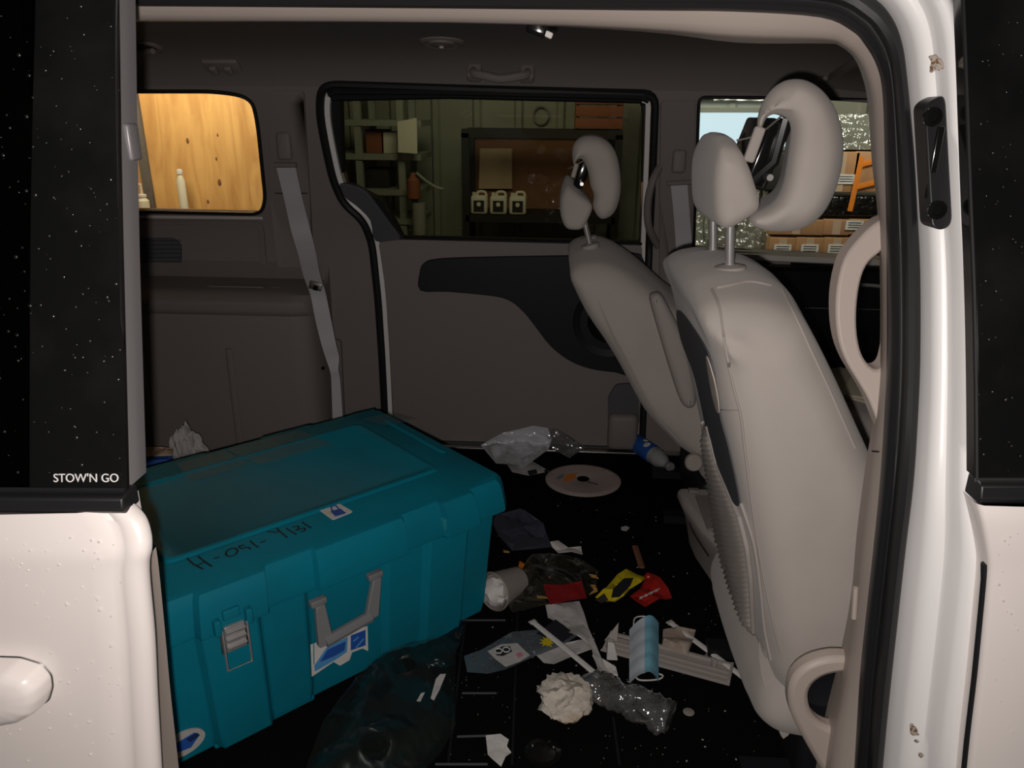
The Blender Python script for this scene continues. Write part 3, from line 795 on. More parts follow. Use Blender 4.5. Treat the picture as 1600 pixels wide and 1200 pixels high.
def band(La, Lb, prof, lean=False):
    A_ = cr(La, 4); B_ = cr(Lb, 4); rings = []
    for a, b in zip(A_, B_):
        mid = a.lerp(b, .5); o_ = (Vector((-.05 if mid.x > 0 else mid.x, -.25, .85 if mid.z > .85 else mid.z)) - mid).normalized() if lean else Vector((0, -1, 0))
        rings.append([a.lerp(b, t_) + o_ * h_ for t_, h_ in prof])
    return MB().loft(rings, closed=False)


TRo, SIo, SOo, WOo = [[near(s_[k][0], s_[k][1], off) for s_ in ST] for k, off in ((0, .185), (1, .150), (2, .095), (3, .03))]
obj('opening_trim', band(TRo, SIo, ((-.6, -.05), (-.2, -.02), (0, -.003), (.15, .002), (.5, .004), (1.05, 0), (1.1, -.03)), True), M['pillar'], van)
obj('door_seal', band(SIo, SOo, ((-.02, -.03), (0, 0), (.06, .012), (.18, .019), (.32, .017), (.42, .009), (.46, .007), (.52, .014), (.66, .021), (.82, .016), (.95, .006), (1.0, 0), (1.02, -.03)), True), M['seal'], van)
obj('door_jamb', band(SOo, WOo, ((-.1, -.03), (0, -.006), (.10, .000), (.20, .008), (.33, .012), (.45, .008), (.52, .004), (.60, .008), (.72, .016), (.84, .018), (.94, .012), (1.0, .0), (1.03, -.05)), True), M['jamb'], van, ang=60)
# upper body above the jamb and rear quarter of the near side, hidden by the slid door
nb = MB(); nb.sheet([(-2.3, -.3), (-.62, -.3), (-.62, 1.32), (-2.3, 1.32)], (), lambda a_, b_: (a_, YN(b_) + .02, b_), (0, .012, 0), .3)
obj('near_body_side', nb, M['paint'], van)
# rocker under the opening
obj('rocker_sill', MB().box((-.05, .86, -.09), (1.5, .14, .14), bev=.02), M['paint'], van)
# contact plate on the jamb
cp = [near(*p, .045) for p in ((1437, 168), (1446, 158), (1465, 149), (1470, 158), (1480, 340), (1476, 352), (1462, 358), (1448, 352))]
obj('contact_plate', MB().prism([p + Vector((0, -.012, 0)) for p in rnd(cp, .006)], (0, .03, 0)), M['molding'], van, bev=.003)
for p in ((1456, 183), (1463, 328)):
    q = near(*p, .028)
    obj('plate_bolt', MB().revolve([(.010, 0), (.010, .003), (.006, .004), (.005, .001), (.001, .001)], q, (0, -1, 0), 14), M['gloss'], van)
obj('plate_slot', MB().box(near(1460, 255, .032), (.008, .004, .075), bev=.002), M['gloss'], van)
# rust chips on the jamb
def blotch(c, r_, name, mt, par, n__=11, nrm=(0, -1, 0), elong=1.5, th=.0006):
    nrm = Vector(nrm).normalized(); u_ = nrm.orthogonal().normalized(); v_ = nrm.cross(u_)
    if abs(u_.z) > abs(v_.z): u_, v_ = v_, u_
    pts = []
    for k in range(n__):
        a_ = 2 * PI * k / n__; rr = r_ * random.uniform(.55, 1.2)
        pts.append(Vector(c) + u_ * math.cos(a_) * rr + v_ * math.sin(a_) * rr * elong)
    return obj(name, MB().prism(pts, nrm * th), mt, par)


M['rust'] = mat('rust', (.20, .10, .03), .8, var=(200, (.45, .36, .26), .45, .6)); M['chip'] = mat('bare_chip', (.42, .36, .30), .6, var=(300, (.15, .08, .03), .5, .6))
for p, r_ in (((1462, 96), .006), ((1468, 104), .0035), ((1456, 108), .003), ((1428, 1142), .0055), ((1438, 1180), .003), ((1432, 1158), .0025), ((1424, 1133), .002)):
    q = near(*p, .030 if p[1] < 200 else .046); blotch(q + Vector((0, -.0, 0)), r_, 'rust_chip', M['chip'], van)

# ---- grab loop on the near B pillar (big beige D handle)
outl = [near(*p, .22) for p in ((1384, 336), (1360, 348), (1335, 372), (1314, 402), (1303, 445), (1301, 490), (1306, 530), (1318, 562), (1336, 592), (1352, 620), (1366, 655), (1385, 700), (1400, 700), (1400, 336))]
inn = [near(*p, .22) for p in ((1384, 391), (1365, 395), (1348, 412), (1338, 440), (1333, 480), (1334, 520), (1342, 552), (1358, 571), (1372, 570), (1380, 552), (1386, 500))]
gy = sum(p.y for p in outl) / len(outl)
gp = MB().sheet([(p.x, p.z) for p in cr(outl, 3, True)], [[(p.x, p.z) for p in cr(inn, 3, True)]], lambda a_, b_: (a_, YN(b_) + .205, b_), (0, .034, 0), 0)
obj('pillar_grab_handle', gp, M['pillar'], van, bev=.011)
# lower trim with cup hole
ow = [(p.x, p.z) for p in (near(*q_, .22) for q_ in ((1340, 1024), (1300, 1022), (1262, 1032), (1238, 1052), (1230, 1080), (1236, 1115), (1262, 1165), (1300, 1230), (1330, 1290), (1370, 1290), (1370, 1024)))]
ih = [(p.x, p.z) for p in (near(*q_, .22) for q_ in ((1325, 1046), (1290, 1050), (1268, 1064), (1261, 1085), (1268, 1112), (1290, 1130), (1325, 1132), (1345, 1100), (1345, 1060)))]
ct = MB().sheet(cr([Vector(p) for p in ow], 3, True), [cr([Vector(p) for p in ih], 3, True)], lambda a_, b_: (a_, YN(b_) + .21, b_), (0, .03, 0), 0)
obj('cup_holder_trim', ct, M['pillar'], van, bev=.009)
cc = atY(1302, 1089, .985)
obj('cup_well', MB().revolve([(.047, 0), (.045, .030), (.03, .036), (.0, .037)], cc, (0, 1, 0), 24, False), M['darktrim'], van)
# pillar trim join and latch bead
obj('trim_seam', MB().tube([near(1363, 705, .178), near(1378, 706, .160)], .0012, 6), M['darktrim'], van)
obj('trim_bead', MB().tube([near(1337, 918, .178), near(1334, 966, .178)], .0035, 8), M['pillar'], van)

# ============================================================ FAR SLIDING DOOR
fd = thing('sliding_door', 'closed far sliding door with tinted window and black curved armrest insert', 'car door', (-.1, 2.6, 0))
def inset(poly, d):
    P = [Vector((p[0], p[1])) for p in poly]; n = len(P); ar = sum(P[i].x * P[(i + 1) % n].y - P[(i + 1) % n].x * P[i].y for i in range(n)); sg = 1 if ar > 0 else -1; o = []
    for i in range(n):
        t = (P[(i + 1) % n] - P[i - 1]); o.append(P[i] + Vector((-t.y, t.x)).normalized() * sg * d)
    return o
dh = [Vector((p[0], p[1])) for p in doorhole]
hole3 = [Vector((p.x, YF(p.y), max(p.y, .004))) for p in dh]
obj('opening_seal', MB().tube([p + Vector((0, -.004, 0)) for p in hole3], .0125, 8, True), M['rubber'], van)
i1 = inset(dh, .012); i2 = inset(dh, .025); i3 = inset(dh, .027)
ki = [k for k, p in enumerate(i2) if p.y < 1.186]; k0, k1 = ki[0], ki[-1] + 1
obj('body_flange', MB().loft([[Vector((p.x, YF(p.y) + .006 + o_, max(p.y, .002))) for p in r_[k0:k1]] for r_, o_ in ((i1, .0), (i2, .006), (i2, .08))], closed=False), M['jamb'], van)
obj('frame_backing', MB().tube([far(x_, y_, .03) for x_, y_ in ((518, 150), (700, 146), (1000, 153), (1012, 158))], .016, 8), M['rubber'], van)
obj('upper_gasket', MB().tube([far(x_, y_, -.006) for x_, y_ in ((514, 148), (524, 142), (700, 143), (1000, 150), (1014, 156))], .011, 8), M['rubber'], van)
gh = rnd(farx([(527, 143), (1000, 151), (1007, 172), (1003, 380), (626, 372), (612, 345), (590, 312), (552, 292), (532, 285)]), [.03, .03, .015, .004, .004, 0, 0, 0, .004], 4)
pan = [Vector((p.x, max(p.y, .012))) for p in i3]
# upper window frame (black) and lower panel (taupe)
zbelt = lambda x_: .743 - .006 * (x_ + .5)
up = [p for p in pan if p.y > zbelt(p.x)]
obj('window_frame', MB().sheet(pan, [gh, [(-.62, .0), (1, .0), (1, .001)]][:1], lambda a_, b_: (a_, YF(b_) + .022, b_), (0, .05, 0), .12), M['rubber'], fd)
lowp = farx([(592, 378), (626, 374), (1003, 383), (1002, 560), (997, 698), (700, 694), (618, 690), (611, 560), (603, 450)])
lowp = [(a_, max(b_, .012)) for a_, b_ in lowp]
obj('door_panel', MB().sheet(rnd(lowp, .012), (), lambda a_, b_: (a_, 2.553 + (b_ - .38) ** 2 * .04, b_), (0, .03, 0), .07), M['trim'], fd, bev=.004)
obj('belt_molding', MB().tube([far(630, 371, .012), far(1003, 381, .012)], .006, 6), M['rubber'], fd)
obj('window_pane', MB().sheet(gh, (), lambda a_, b_: (a_, YF(b_) + .045, b_), (0, .004, 0), .15), M['tintg'], fd)
ctr = farx([(530, 287), (552, 290), (572, 300), (592, 325), (610, 350), (625, 375), (586, 377), (578, 345), (556, 322), (538, 308)])
obj('corner_trim', MB().sheet(cr([Vector(p) for p in ctr], 3, True), (), lambda a_, b_: (a_, YF(b_) + .002, b_), (0, .03, 0), 0), M['trimdk'], fd, bev=.004)
ins = farx([(657, 425), (663, 410), (685, 403), (760, 400), (885, 398), (1001, 396), (1003, 480), (1000, 580), (960, 579), (920, 573), (888, 560), (860, 538), (838, 510), (818, 485), (795, 467), (765, 460), (700, 454), (658, 452)])
insr = cr([Vector(p) for p in ins], 3, True)
obj('armrest_insert', MB().sheet(insr, (), lambda a_, b_: (a_, 2.543, b_), (0, .02, 0), 0), M['darktrim'], fd, bev=.006)
cc = far(952, 500, 0); 
obj('speaker_ring', MB().revolve([(.125, 0), (.122, .010), (.105, .004), (.085, -.004)], (cc.x, 2.545, cc.z), (0, -1, 0), 36), M['darktrim'], fd)
obj('speaker_cone', MB().revolve([(.075, .004), (.07, .010), (.03, .002), (.012, .006), (.001, .006)], (cc.x, 2.545, cc.z), (0, -1, 0), 30), M['gloss'], fd)
a = atY(948, 640, 2.53); b = atY(998, 697, 2.53)
obj('door_pocket', MB().box(((a.x + b.x) / 2, 2.535, .085), (.105, .05, .135), bev=.02), M['trim'], fd)
pk = [(p.x, p.z) for p in (atY(*q_, 2.55) for q_ in ((950, 660), (950, 620), (962, 600), (985, 598), (997, 612), (999, 660)))]
obj('pocket_back', MB().sheet(rnd(pk, .01), (), lambda a_, b_: (a_, 2.540, b_), (0, .02, 0), 0), M['trimdk'], fd, bev=.004)
obj('clip_mark', MB().box(far(910, 352, .035), (.03, .002, .006)), M['rack'], fd)

# ============================================================ FAR FRONT DOOR
ff = thing('front_door', 'closed driver door with glossy black panel beyond the front seats', 'car door', (1.1, 2.6, 0))
obj('window_pane', MB().sheet(fwin, (), lambda a_, b_: (a_, YF(b_) + .04, b_), (0, .004, 0), .4), M['clearg'], ff)
obj('window_gasket', MB().tube([Vector((p[0], YF(p[1]) - .002, p[1])) for p in fwin], .005, 6, True), M['rubber'], ff)
a = far(1160, 400, -.02); b = far(1400, 410, -.02)
ax = [a + (b - a) * t_ for t_ in (-.4, 3)]
obj('door_sill', MB().loft([[p + Vector((0, dy, dzz)) for dy, dzz in ((-.012, -.009), (-.008, .007), (.05, .012), (.05, -.012))] for p in ax]), M['silver'], ff)
obj('door_panel', MB().box((1.33, 2.53, .36), (1.30, .06, .66), bev=.02), M['gloss'], ff)
for (p1, p2), r_ in ((((1235, 413), (1385, 420)), .006), (((1255, 481), (1385, 484)), .0025)):
    a, b = atY(*p1, 2.49), atY(*p2, 2.49); obj('trim_strip', MB().tube([a, b + (b - a) * 2], r_, 8), M['gloss' if r_ > .004 else 'steel'], ff)
q = atY(1352, 446, 2.48); obj('door_lever', MB().tube(cr([q + Vector((-.03, 0, 0)), q + Vector((0, -.015, .004)), q + Vector((.05, -.015, 0))]), .006), M['chrome'], ff)

# ============================================================ SEATS
def offs(prof, d):
    return [tuple(p) for p in inset(prof, d)]


def posts(root, hx, hz, ys, dx, dzz, r=.0075):
    for y in ys:
        a = Vector((hx, y, hz)); b = a + Vector((dx, 0, dzz))
        obj('post', MB().tube([a, b], r, 12), M['chrome'], root)
        obj('post_guide', MB().revolve([(.024, -.004), (.026, .002), (.024, .008), (.014, .011)], a + Vector((dx, 0, dzz)) * .12, (dx, 0, dzz), 22), M['fabric2'], root)


def head(root, ws, cs, hole, y0, y1, mech, scale, shr=.24):
    """wedge shaped rear shell + C shaped front cushion + black folded mechanism"""
    obj('rear_shell', MB().pillow(cr([Vector(p) for p in ws], 3, True), y0 + .005, y1 - .005, .022 * scale, .03, 5, .002), M['fabric'], root, soft=.0035)
    obj('side_cap', MB().box(Vector((mech[0] - .026 * scale, y0 + .03, mech[1] + .015 * scale)), (.016 * scale, .012, .05 * scale), Matrix.Rotation(.25, 3, 'Y'), .004), M['fabric2'], root)
    obj('front_cushion', MB().pillow(cr([Vector(p) for p in cs], 3, True), y0, y1, .045 * scale, 0, 6, .0, shr), M['fabric'], root, soft=.004)
    ym = (y0 + y1) / 2; c = Vector((mech[0], ym, mech[1])); s_ = scale
    obj('hinge_plate', MB().box(c, (.035 * s_, (y1 - y0) * .62, .10 * s_), Matrix.Rotation(.3, 3, 'Y'), .006), M['gloss'], root)
    mp = obj('linkage', MB().tube([c + Vector((-.03 * s_, -.07, -.05 * s_)), c + Vector((.01 * s_, -.07, -.01)), c + Vector((.02 * s_, -.07, .05 * s_))], .009 * s_, 8), M['gloss'], root)
    obj('linkage', MB().tube([c + Vector((-.03 * s_, .07, -.05 * s_)), c + Vector((.01 * s_, .07, -.01)), c + Vector((.02 * s_, .07, .05 * s_))], .009 * s_, 8), M['gloss'], root)
    obj('spring_wire', MB().tube(cr([c + Vector((-.05 * s_, -.085, .02 * s_)), c + Vector((-.02, -.09, .03 * s_)), c + Vector((.01, -.088, .055 * s_))]), .0015, 6), M['steel'], root)
    obj('cross_pin', MB().tube([c + Vector((.0, -.10, -.03 * s_)), c + Vector((0, .10, -.03 * s_))], .005, 8), M['steel'], root)


# ---- near (front passenger) seat
ns = thing('front_seat', 'near light grey front seat with split head restraint and ribbed map pocket', 'car seat', (.45, 1.29, 0))
Pn = lambda px, py, y=1.05: (lambda p: (p.x, p.z))(atY(px, py, y))
rear = [Pn(1103, 476), Pn(1113, 510), Pn(1124, 540), Pn(1137, 620), Pn(1152, 700), Pn(1168, 780), Pn(1183, 860), Pn(1195, 940), Pn(1206, 1020), Pn(1222, 1080)]
front = [Pn(1300, 1130), Pn(1385, 1000), Pn(1400, 880), Pn(1392, 800), Pn(1372, 730), Pn(1350, 675), Pn(1322, 605), Pn(1296, 545), Pn(1268, 490), Pn(1250, 474), Pn(1218, 460), Pn(1168, 455), Pn(1124, 461)]
prof = [p for p in cr([Vector(p) for p in rear + front], 2, True)]
bk = obj('backrest', MB().pillow(prof, 1.03, 1.545, .055, .045, 7, .010), M['fabric'], ns, soft=.006)
# seams and pocket laid on the real surface of the backrest
from mathutils.bvhtree import BVHTree
_m = MB().pillow(prof, 1.03, 1.545, .055, .045, 7, .010)
BVH = BVHTree.FromPolygons([tuple(v) for v in _m.v], _m.f)


def onseat(px, py, off=0.002):
    d = ray(px, py).normalized(); h = BVH.ray_cast(CAM, d)
    if h[0] is None:
        q = BVH.find_nearest(atY(px, py, 1.35)); return q[0] + q[1] * off
    n_ = h[1] if h[1].dot(d) < 0 else -h[1]
    return h[0] + n_ * off


def seam(name, pts, r_, mt, off=.0005):
    P_ = cr([Vector((a, b)) for a, b in pts], 6); obj(name, MB().tube([onseat(p.x, p.y, off) for p in P_], r_, 6), M[mt], ns)


seam('side_seam', [(1112, 452), (1124, 480), (1130, 520), (1138, 565), (1148, 610), (1158, 650), (1164, 700), (1176, 790), (1190, 880), (1206, 960), (1220, 1020)], .0022, 'fabric2')
seam('side_seam', [(1120, 450), (1140, 446), (1170, 440), (1205, 446)], .0016, 'fabric2')
seam('side_seam', [(1222, 452), (1245, 500), (1268, 550), (1296, 610), (1318, 660), (1336, 700)], .0022, 'fabric2')
seam('cross_seam', [(1124, 640), (1140, 641), (1158, 640)], .0010, 'fabric2')
# seat cushion and base
cu = [(.40, .15), (.42, .30), (.52, .36), (.75, .38), (.92, .37), (.97, .31), (.95, .20), (.90, .13)]
obj('seat_cushion', MB().pillow(cr([Vector(p) for p in cu], 4, True), 1.04, 1.54, .05, 0, 5, .01), M['fabric'], ns, soft=.008)
obj('seat_base', MB().box((.68, 1.29, .075), (.44, .40, .15), bev=.02), M['darktrim'], ns)
for y in (1.12, 1.46): obj('seat_rail', MB().box((.68, y, .012), (.62, .04, .024)), M['darktrim'], ns)


# map pocket: dark mouth, ribbed elastic panel, hems
def pxsheet(name, pts, off, mt, res=8):
    P_ = [Vector((p.x, p.y)) for p in cr([Vector(p) for p in pts], 4, True)]
    obj(name, MB().sheet(P_, (), lambda a_, b_: onseat(a_, b_, off), (-.002, 0, 0), res), M[mt], ns, ang=60)


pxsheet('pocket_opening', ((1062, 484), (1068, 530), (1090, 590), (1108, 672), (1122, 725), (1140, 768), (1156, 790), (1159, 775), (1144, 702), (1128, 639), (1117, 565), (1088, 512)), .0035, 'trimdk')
def ipol(y, pts):
    for (x0, y0), (x1, y1) in zip(pts, pts[1:]):
        if y <= y1: return x0 + (x1 - x0) * (y - y0) / (y1 - y0)
    return pts[-1][0]


lfp = ((1102, 660), (1106, 720), (1111, 790), (1117, 850), (1130, 900), (1150, 945), (1176, 994)); rtp = ((1109, 660), (1124, 720), (1141, 760), (1160, 805), (1171, 850), (1177, 900), (1181, 994))
rows = []; nr = 168
for i in range(nr):
    y = 660 + 332 * i / (nr - 1); r_ = []
    for j in range(17):
        t_ = j / 16; x = ipol(y, lfp) * (1 - t_) + ipol(y, rtp) * t_; e = math.sin(PI * t_) ** .5 * min(1, i / 12) * min(1, (nr - 1 - i) / 12)
        r_.append(onseat(x, y + 5 * t_, .004 + .012 * e) + Vector((-1, -.3, 0)) * (.0030 * e * math.sin(i * 2 * PI / 4.0 + .7 * math.sin(t_ * 7))))
    rows.append(r_)
obj('ribbed_pocket', MB().loft(rows, closed=False), M['elastic'], ns, ang=80)
for k_ in (0, -1):
    obj('pocket_hem', MB().tube([r_[k_] for r_ in rows[::6]], .0042, 8), M['fabric2'], ns)
pxsheet('pocket_edge', ((1111, 556), (1118, 572), (1126, 606), (1131, 640), (1127, 640), (1119, 610)), .006, 'pillar', 6)
seam('pocket_hem', [(1160, 786), (1180, 850), (1190, 920), (1196, 980), (1206, 1030)], .0035, 'fabric2', .002)
# hanging skirt flap at the foot of the backrest
fp = [atY(*p, 1.08) for p in ((1186, 1005), (1196, 1028), (1226, 1052), (1228, 1100), (1234, 1142), (1228, 1152), (1220, 1150), (1200, 1095), (1188, 1050))]
obj('skirt_flap', MB().prism(cr(fp, 3, True), (.004, .012, 0)), M['fabric'], ns, bev=.003)
# head restraint
W = [Pn(1136, 212, 1.14), Pn(1160, 216, 1.14), Pn(1172, 240, 1.14), Pn(1184, 285, 1.14), Pn(1194, 325, 1.14), Pn(1172, 345, 1.14), Pn(1150, 358, 1.14), Pn(1136, 360, 1.14), Pn(1124, 345, 1.14), Pn(1120, 310, 1.14), Pn(1122, 260, 1.14), Pn(1130, 225, 1.14)]
Cc = [Pn(*p, 1.14) for p in ((1182, 200), (1188, 168), (1204, 140), (1228, 123), (1257, 121), (1287, 137), (1311, 170), (1323, 215), (1321, 262), (1309, 305), (1288, 342), (1258, 363), (1222, 369), (1192, 365), (1168, 352), (1176, 338),
                             (1196, 330), (1214, 316), (1225, 292), (1231, 260), (1236, 225), (1238, 198), (1230, 183), (1212, 177), (1200, 180), (1194, 192), (1190, 206))]
head(ns, W, Cc, None, 1.14, 1.385, Pn(1214, 245, 1.14), 1.0)
b0 = Pn(1141, 424, 1.2); b1 = Pn(1139, 352, 1.2)
posts(ns, b0[0], b0[1] - .012, (1.2, 1.335), b1[0] - b0[0], b1[1] - b0[1] + .03)

# ---- far (driver) seat
ds = thing('front_seat', 'far driver seat leaning back, with folded armrest and split head restraint', 'car seat', (.3, 2.2, 0))
Pd = lambda px, py, y=1.97: (lambda p: (p.x, p.z))(atY(px, py, y))
rear2 = [Pd(890, 414), Pd(897, 438), Pd(917, 485), Pd(944, 530), Pd(968, 570), Pd(986, 604), Pd(1000, 630), Pd(1016, 654), Pd(1046, 684), Pd(1078, 712)]
front2 = [(.56, .20), (.60, .30), (.56, .42), (.49, .52), (.42, .61), Pd(1062, 480), Pd(1014, 436), Pd(968, 404), Pd(934, 395), Pd(906, 400)]
prof2 = cr([Vector(p) for p in rear2 + front2], 2, True)
obj('backrest', MB().pillow(prof2, 1.95, 2.43, .045, .05, 6, .002), M['fabric'], ds, soft=.007)
sh = [Pd(*p, 1.948) for p in ((928, 480), (955, 525), (985, 585), (1005, 630), (1018, 660), (1050, 700), (1082, 722), (1084, 700), (1040, 665), (1010, 615), (985, 570), (955, 515))]
obj('side_seam', MB().tube(cr([atY(*p, 1.953) for p in ((935, 470), (956, 520), (980, 565), (1005, 615), (1030, 655), (1062, 690))], 4), .003, 6), M['fabric2'], ds)
# armrest folded up along the backrest
A1 = [(lambda p: (p.x, p.z))(atY(*p, 1.90)) for p in ((1018, 472), (1024, 462), (1034, 464), (1046, 484), (1064, 520), (1078, 560), (1086, 600), (1088, 632), (1078, 640), (1066, 630), (1052, 590), (1034, 530))]
obj('armrest', MB().pillow(cr([Vector(p) for p in A1], 3, True), 1.90, 1.955, .018, 0, 4, .002), M['fabric2'], ds, ang=60)
obj('seat_cushion', MB().pillow(cr([Vector((p[0] + .07, p[1])) for p in cu], 4, True), 1.96, 2.43, .05, 0, 5, .01), M['fabric'], ds, soft=.008)
obj('seat_base', MB().box((.66, 2.2, .075), (.44, .38, .15), bev=.02), M['darktrim'], ds)
for y in (2.06, 2.36): obj('seat_rail', MB().box((.66, y, .012), (.62, .04, .024)), M['darktrim'], ds)
a = atY(1084, 722, 1.95); obj('recliner_cover', MB().revolve([(.025, 0), (.025, .012), (.02, .018)], a + Vector((0, .005, 0)), (0, -1, 0), 20), M['fabric2'], ds)
W2 = [Pd(*p, 2.05) for p in ((886, 281), (896, 287), (910, 305), (926, 323), (920, 342), (911, 358), (898, 361), (884, 357), (876, 335), (877, 305))]
C2 = [Pd(*p, 2.05) for p in ((893, 238), (898, 222), (912, 213), (935, 214), (954, 226), (965, 246), (970, 275), (970, 305), (962, 332), (948, 344), (936, 343), (926, 325),
                             (928, 306), (922, 292), (920, 276), (915, 260), (908, 248), (900, 252), (896, 262))]
head(ds, W2, C2, None, 2.05, 2.30, Pd(910, 275, 2.05), .75, .05)
b0 = Pd(924, 386, 2.09); b1 = Pd(913, 352, 2.09)
posts(ds, b0[0], b0[1] - .01, (2.09, 2.22), b1[0] - b0[0], b1[1] - b0[1] + .02)

# ---- centre console between the seats
cs = thing('centre_console', 'low beige centre console with open tray between the two front seats', 'console', (.6, 1.82, 0))
c0 = atZ(1110, 893); c1 = atZ(1058, 800)
cz_ = .115
base = [(c0.x + .02, 1.62), (c0.x - .015, 1.72), (c1.x + .0, 1.85), (c1.x - .005, 1.93), (1.0, 1.93), (1.0, 1.62)]
rings = []
for z, e in ((0, .012), (.03, .006), (.10, -.01), (.15, -.035), (.165, -.035), (.175, -.025)):
    rings.append([(x_ + (e if i < 4 else 0), y_, z) for i, (x_, y_) in enumerate(base)])
obj('console_body', MB().loft(rings), M['fabric2'], cs, bev=.006)
obj('console_tray', MB().box((.48, 1.79, .178), (.16, .18, .006), bev=.002), M['trim'], cs)
a = (c1.x - .02)
obj('console_seam', MB().tube(cr([(a + .02, 1.66, .128), (a + .0, 1.80, .128), (a + .012, 1.90, .14)]), .0015, 6), M['darktrim'], cs)
obj('console_clip', MB().box((a + .02, 1.90, .182), (.03, .02, .012), bev=.003), M['trim'], cs)

# folded papers lying on the driver's seat
pq = atZ(1318, 600, .405)
pp = thing('folded_papers', 'folded olive papers lying on the driver seat cushion, seen past the near backrest', 'papers', (pq.x, pq.y, .395))
for k in range(3):
    obj('sheet', MB().box((pq.x - .02 + k * .05, pq.y + .02 - k * .05, .402 + k * .012), (.26, .19, .008), Matrix.Rotation(.5 + .3 * k, 3, 'Z'), .003), M['olive'], pp)
tag(obj('grey_pouch', MB().box((.60, 1.16, .40), (.09, .08, .035), Matrix.Rotation(.5, 3, 'Z'), .014), M['belt']), 'small grey pouch on the near seat cushion against the backrest', 'pouch')

# ============================================================ NEAR SLIDING DOOR (slid open)
sd = thing('sliding_door', 'near white sliding door slid open, with black glass and white lettering', 'car door', (-.55, .62, .3))
OF = -.12
YL = [795, 815, 840, 865, 900, 1000, 1100, 1200, 1300, 1450]
XL = [201, 220, 229, 231, 227, 236, 241, 247, 253, 262]
La = [near(-330, y_ + 8, OF) for y_ in YL]; Lb = [near(x_, y_, OF) for x_, y_ in zip(XL, YL)]
obj('door_skin', band(La, Lb, ((0, -.01), (.3, .004), (.6, .008), (.86, .007), (.915, .004), (.93, .0005), (.945, .003), (.975, .003), (.992, -.001), (1.0, -.007), (.996, -.012))), M['paint'], sd, ang=60)
SK = .62
tb = [near(-330, 803, OF), near(192, 795, OF)]
obj('shoulder', MB().loft([[p + Vector((0, 0, 0)), p + Vector((0, .02, .006)), p + Vector((0, .03, .004)), p + Vector((0, .03, -.02))] for p in tb]), M['paint'], sd)
# edge trim of the door, seen behind the skin
La = [near(x_ - 10, y_, OF + .03) for x_, y_ in ((222, 870), (226, 900), (234, 1000), (240, 1100), (246, 1200), (256, 1400))]
Lb = [near(x_, y_, OF + .075) for x_, y_ in ((231, 870), (236, 905), (246, 1000), (256, 1100), (268, 1200), (292, 1400))]
obj('edge_trim', band(La, Lb, ((0, 0), (.3, .004), (.8, .003), (1, -.004), (.9, -.02))), M['pillar'], sd)
obj('edge_bumper', MB().box(near(239, 1085, OF + .05), (.006, .012, .035), bev=.003), M['rubber'], sd)
# glass and black applique
gR = [(58, -160), (57, 0), (52, 200), (49, 400), (48, 600), (48, 768)]
ga = [near(-330, y_, OF) for x_, y_ in gR]; gb = [near(x_, y_, OF) for x_, y_ in gR]
obj('window_pane', band(ga, gb, ((0, 0), (.5, 0), (1, 0), (1, -.004), (0, -.004))), M['smokeg'], sd)
aR = [(179, -160), (181, 0), (184, 200), (188, 400), (193, 600), (197, 768)]
aa = [near(x_, y_, OF + .001) for x_, y_ in gR]; ab = [near(x_, y_, OF + .001) for x_, y_ in aR]
obj('black_applique', band(aa, ab, ((0, -.004), (0, .0015), (.03, .002), (.5, .003), (.97, .002), (1, -.002), (1, -.006))), M['applique'], sd)
fR = [(196, -160), (199, 0), (202, 200), (206, 400), (212, 600), (217, 748)]
fa = [near(x_ - 2, y_, OF + .012) for x_, y_ in aR]; fb_ = [near(x_, y_, OF + .03) for x_, y_ in fR]
obj('window_flange', band(fa, fb_, ((0, -.01), (0, .0), (.2, .006), (.5, .006), (.9, .001), (1, -.004), (.8, -.02))), M['flange'], sd)
obj('flange_strip', MB().tube([near(x_ + 1, y_, OF + .006) for x_, y_ in aR], .0014, 6), M['steel'], sd)
obj('latch_nub', MB().box(near(206, 222, OF + .035), (.008, .02, .035), bev=.003), M['flange'], sd)
# mouldings at the beltline
a = [near(-330, 783, OF), near(200, 785, OF)]
obj('belt_molding', MB().loft([[p + Vector((0, dy, dz_)) for dy, dz_ in ((.0, .0095), (-.008, .008), (-.010, -.004), (-.005, -.0095), (.02, -.0095), (.02, .0095))] for p in a]), M['molding'], sd, bev=.002)
obj('belt_strip', MB().tube([near(-330, 764, OF - .004), near(196, 766, OF - .004)], .0028, 6), M['rubber'], sd)
# handle
hp_ = [near(x_, y_, OF) for x_, y_ in ((-150, 1016), (-20, 1018), (40, 1020), (72, 1030), (86, 1046), (88, 1064), (82, 1084), (62, 1096), (20, 1104), (-150, 1110))]
hc = sum(hp_, Vector()) / len(hp_)
hr = rnd(hp_, .004); rings = []
for sc, dy in ((1.02, -.001), (1.02, -.010), (.99, -.020), (.93, -.026), (.80, -.030), (.4, -.032)):
    rings.append([Vector((hc.x + (p.x - hc.x) * sc, SK + dy - .006, hc.z + (p.z - hc.z) * (sc if sc > .9 else sc * .9))) for p in hr])
hd = obj('door_handle', MB().loft(rings), M['paint'], sd, ang=60)
obj('handle_gasket', MB().tube([Vector((hc.x + (p.x - hc.x) * 1.03, SK - .008, hc.z + (p.z - hc.z) * 1.03)) for p in hr], .0012, 5, True), M['steel'], hd)
# lettering
M['letter'] = mat('white_lettering', (.72, .70, .68), .5)
p0 = near(85, 752, OF - .003); p1 = near(186, 752, OF - .003); pu = near(85, 738, OF - .003)
lt = text('lettering', "STOW'N GO", .0115, M['letter'], p0 + Vector((0, -.0015, 0)), p1 - p0, pu - p0, sd)
wd = max(v.co.x for v in lt.data.vertices) - min(v.co.x for v in lt.data.vertices)
k_ = (p1 - p0).length / wd; x0_ = min(v.co.x for v in lt.data.vertices)
for v in lt.data.vertices: v.co.x = x0_ + (v.co.x - x0_) * k_
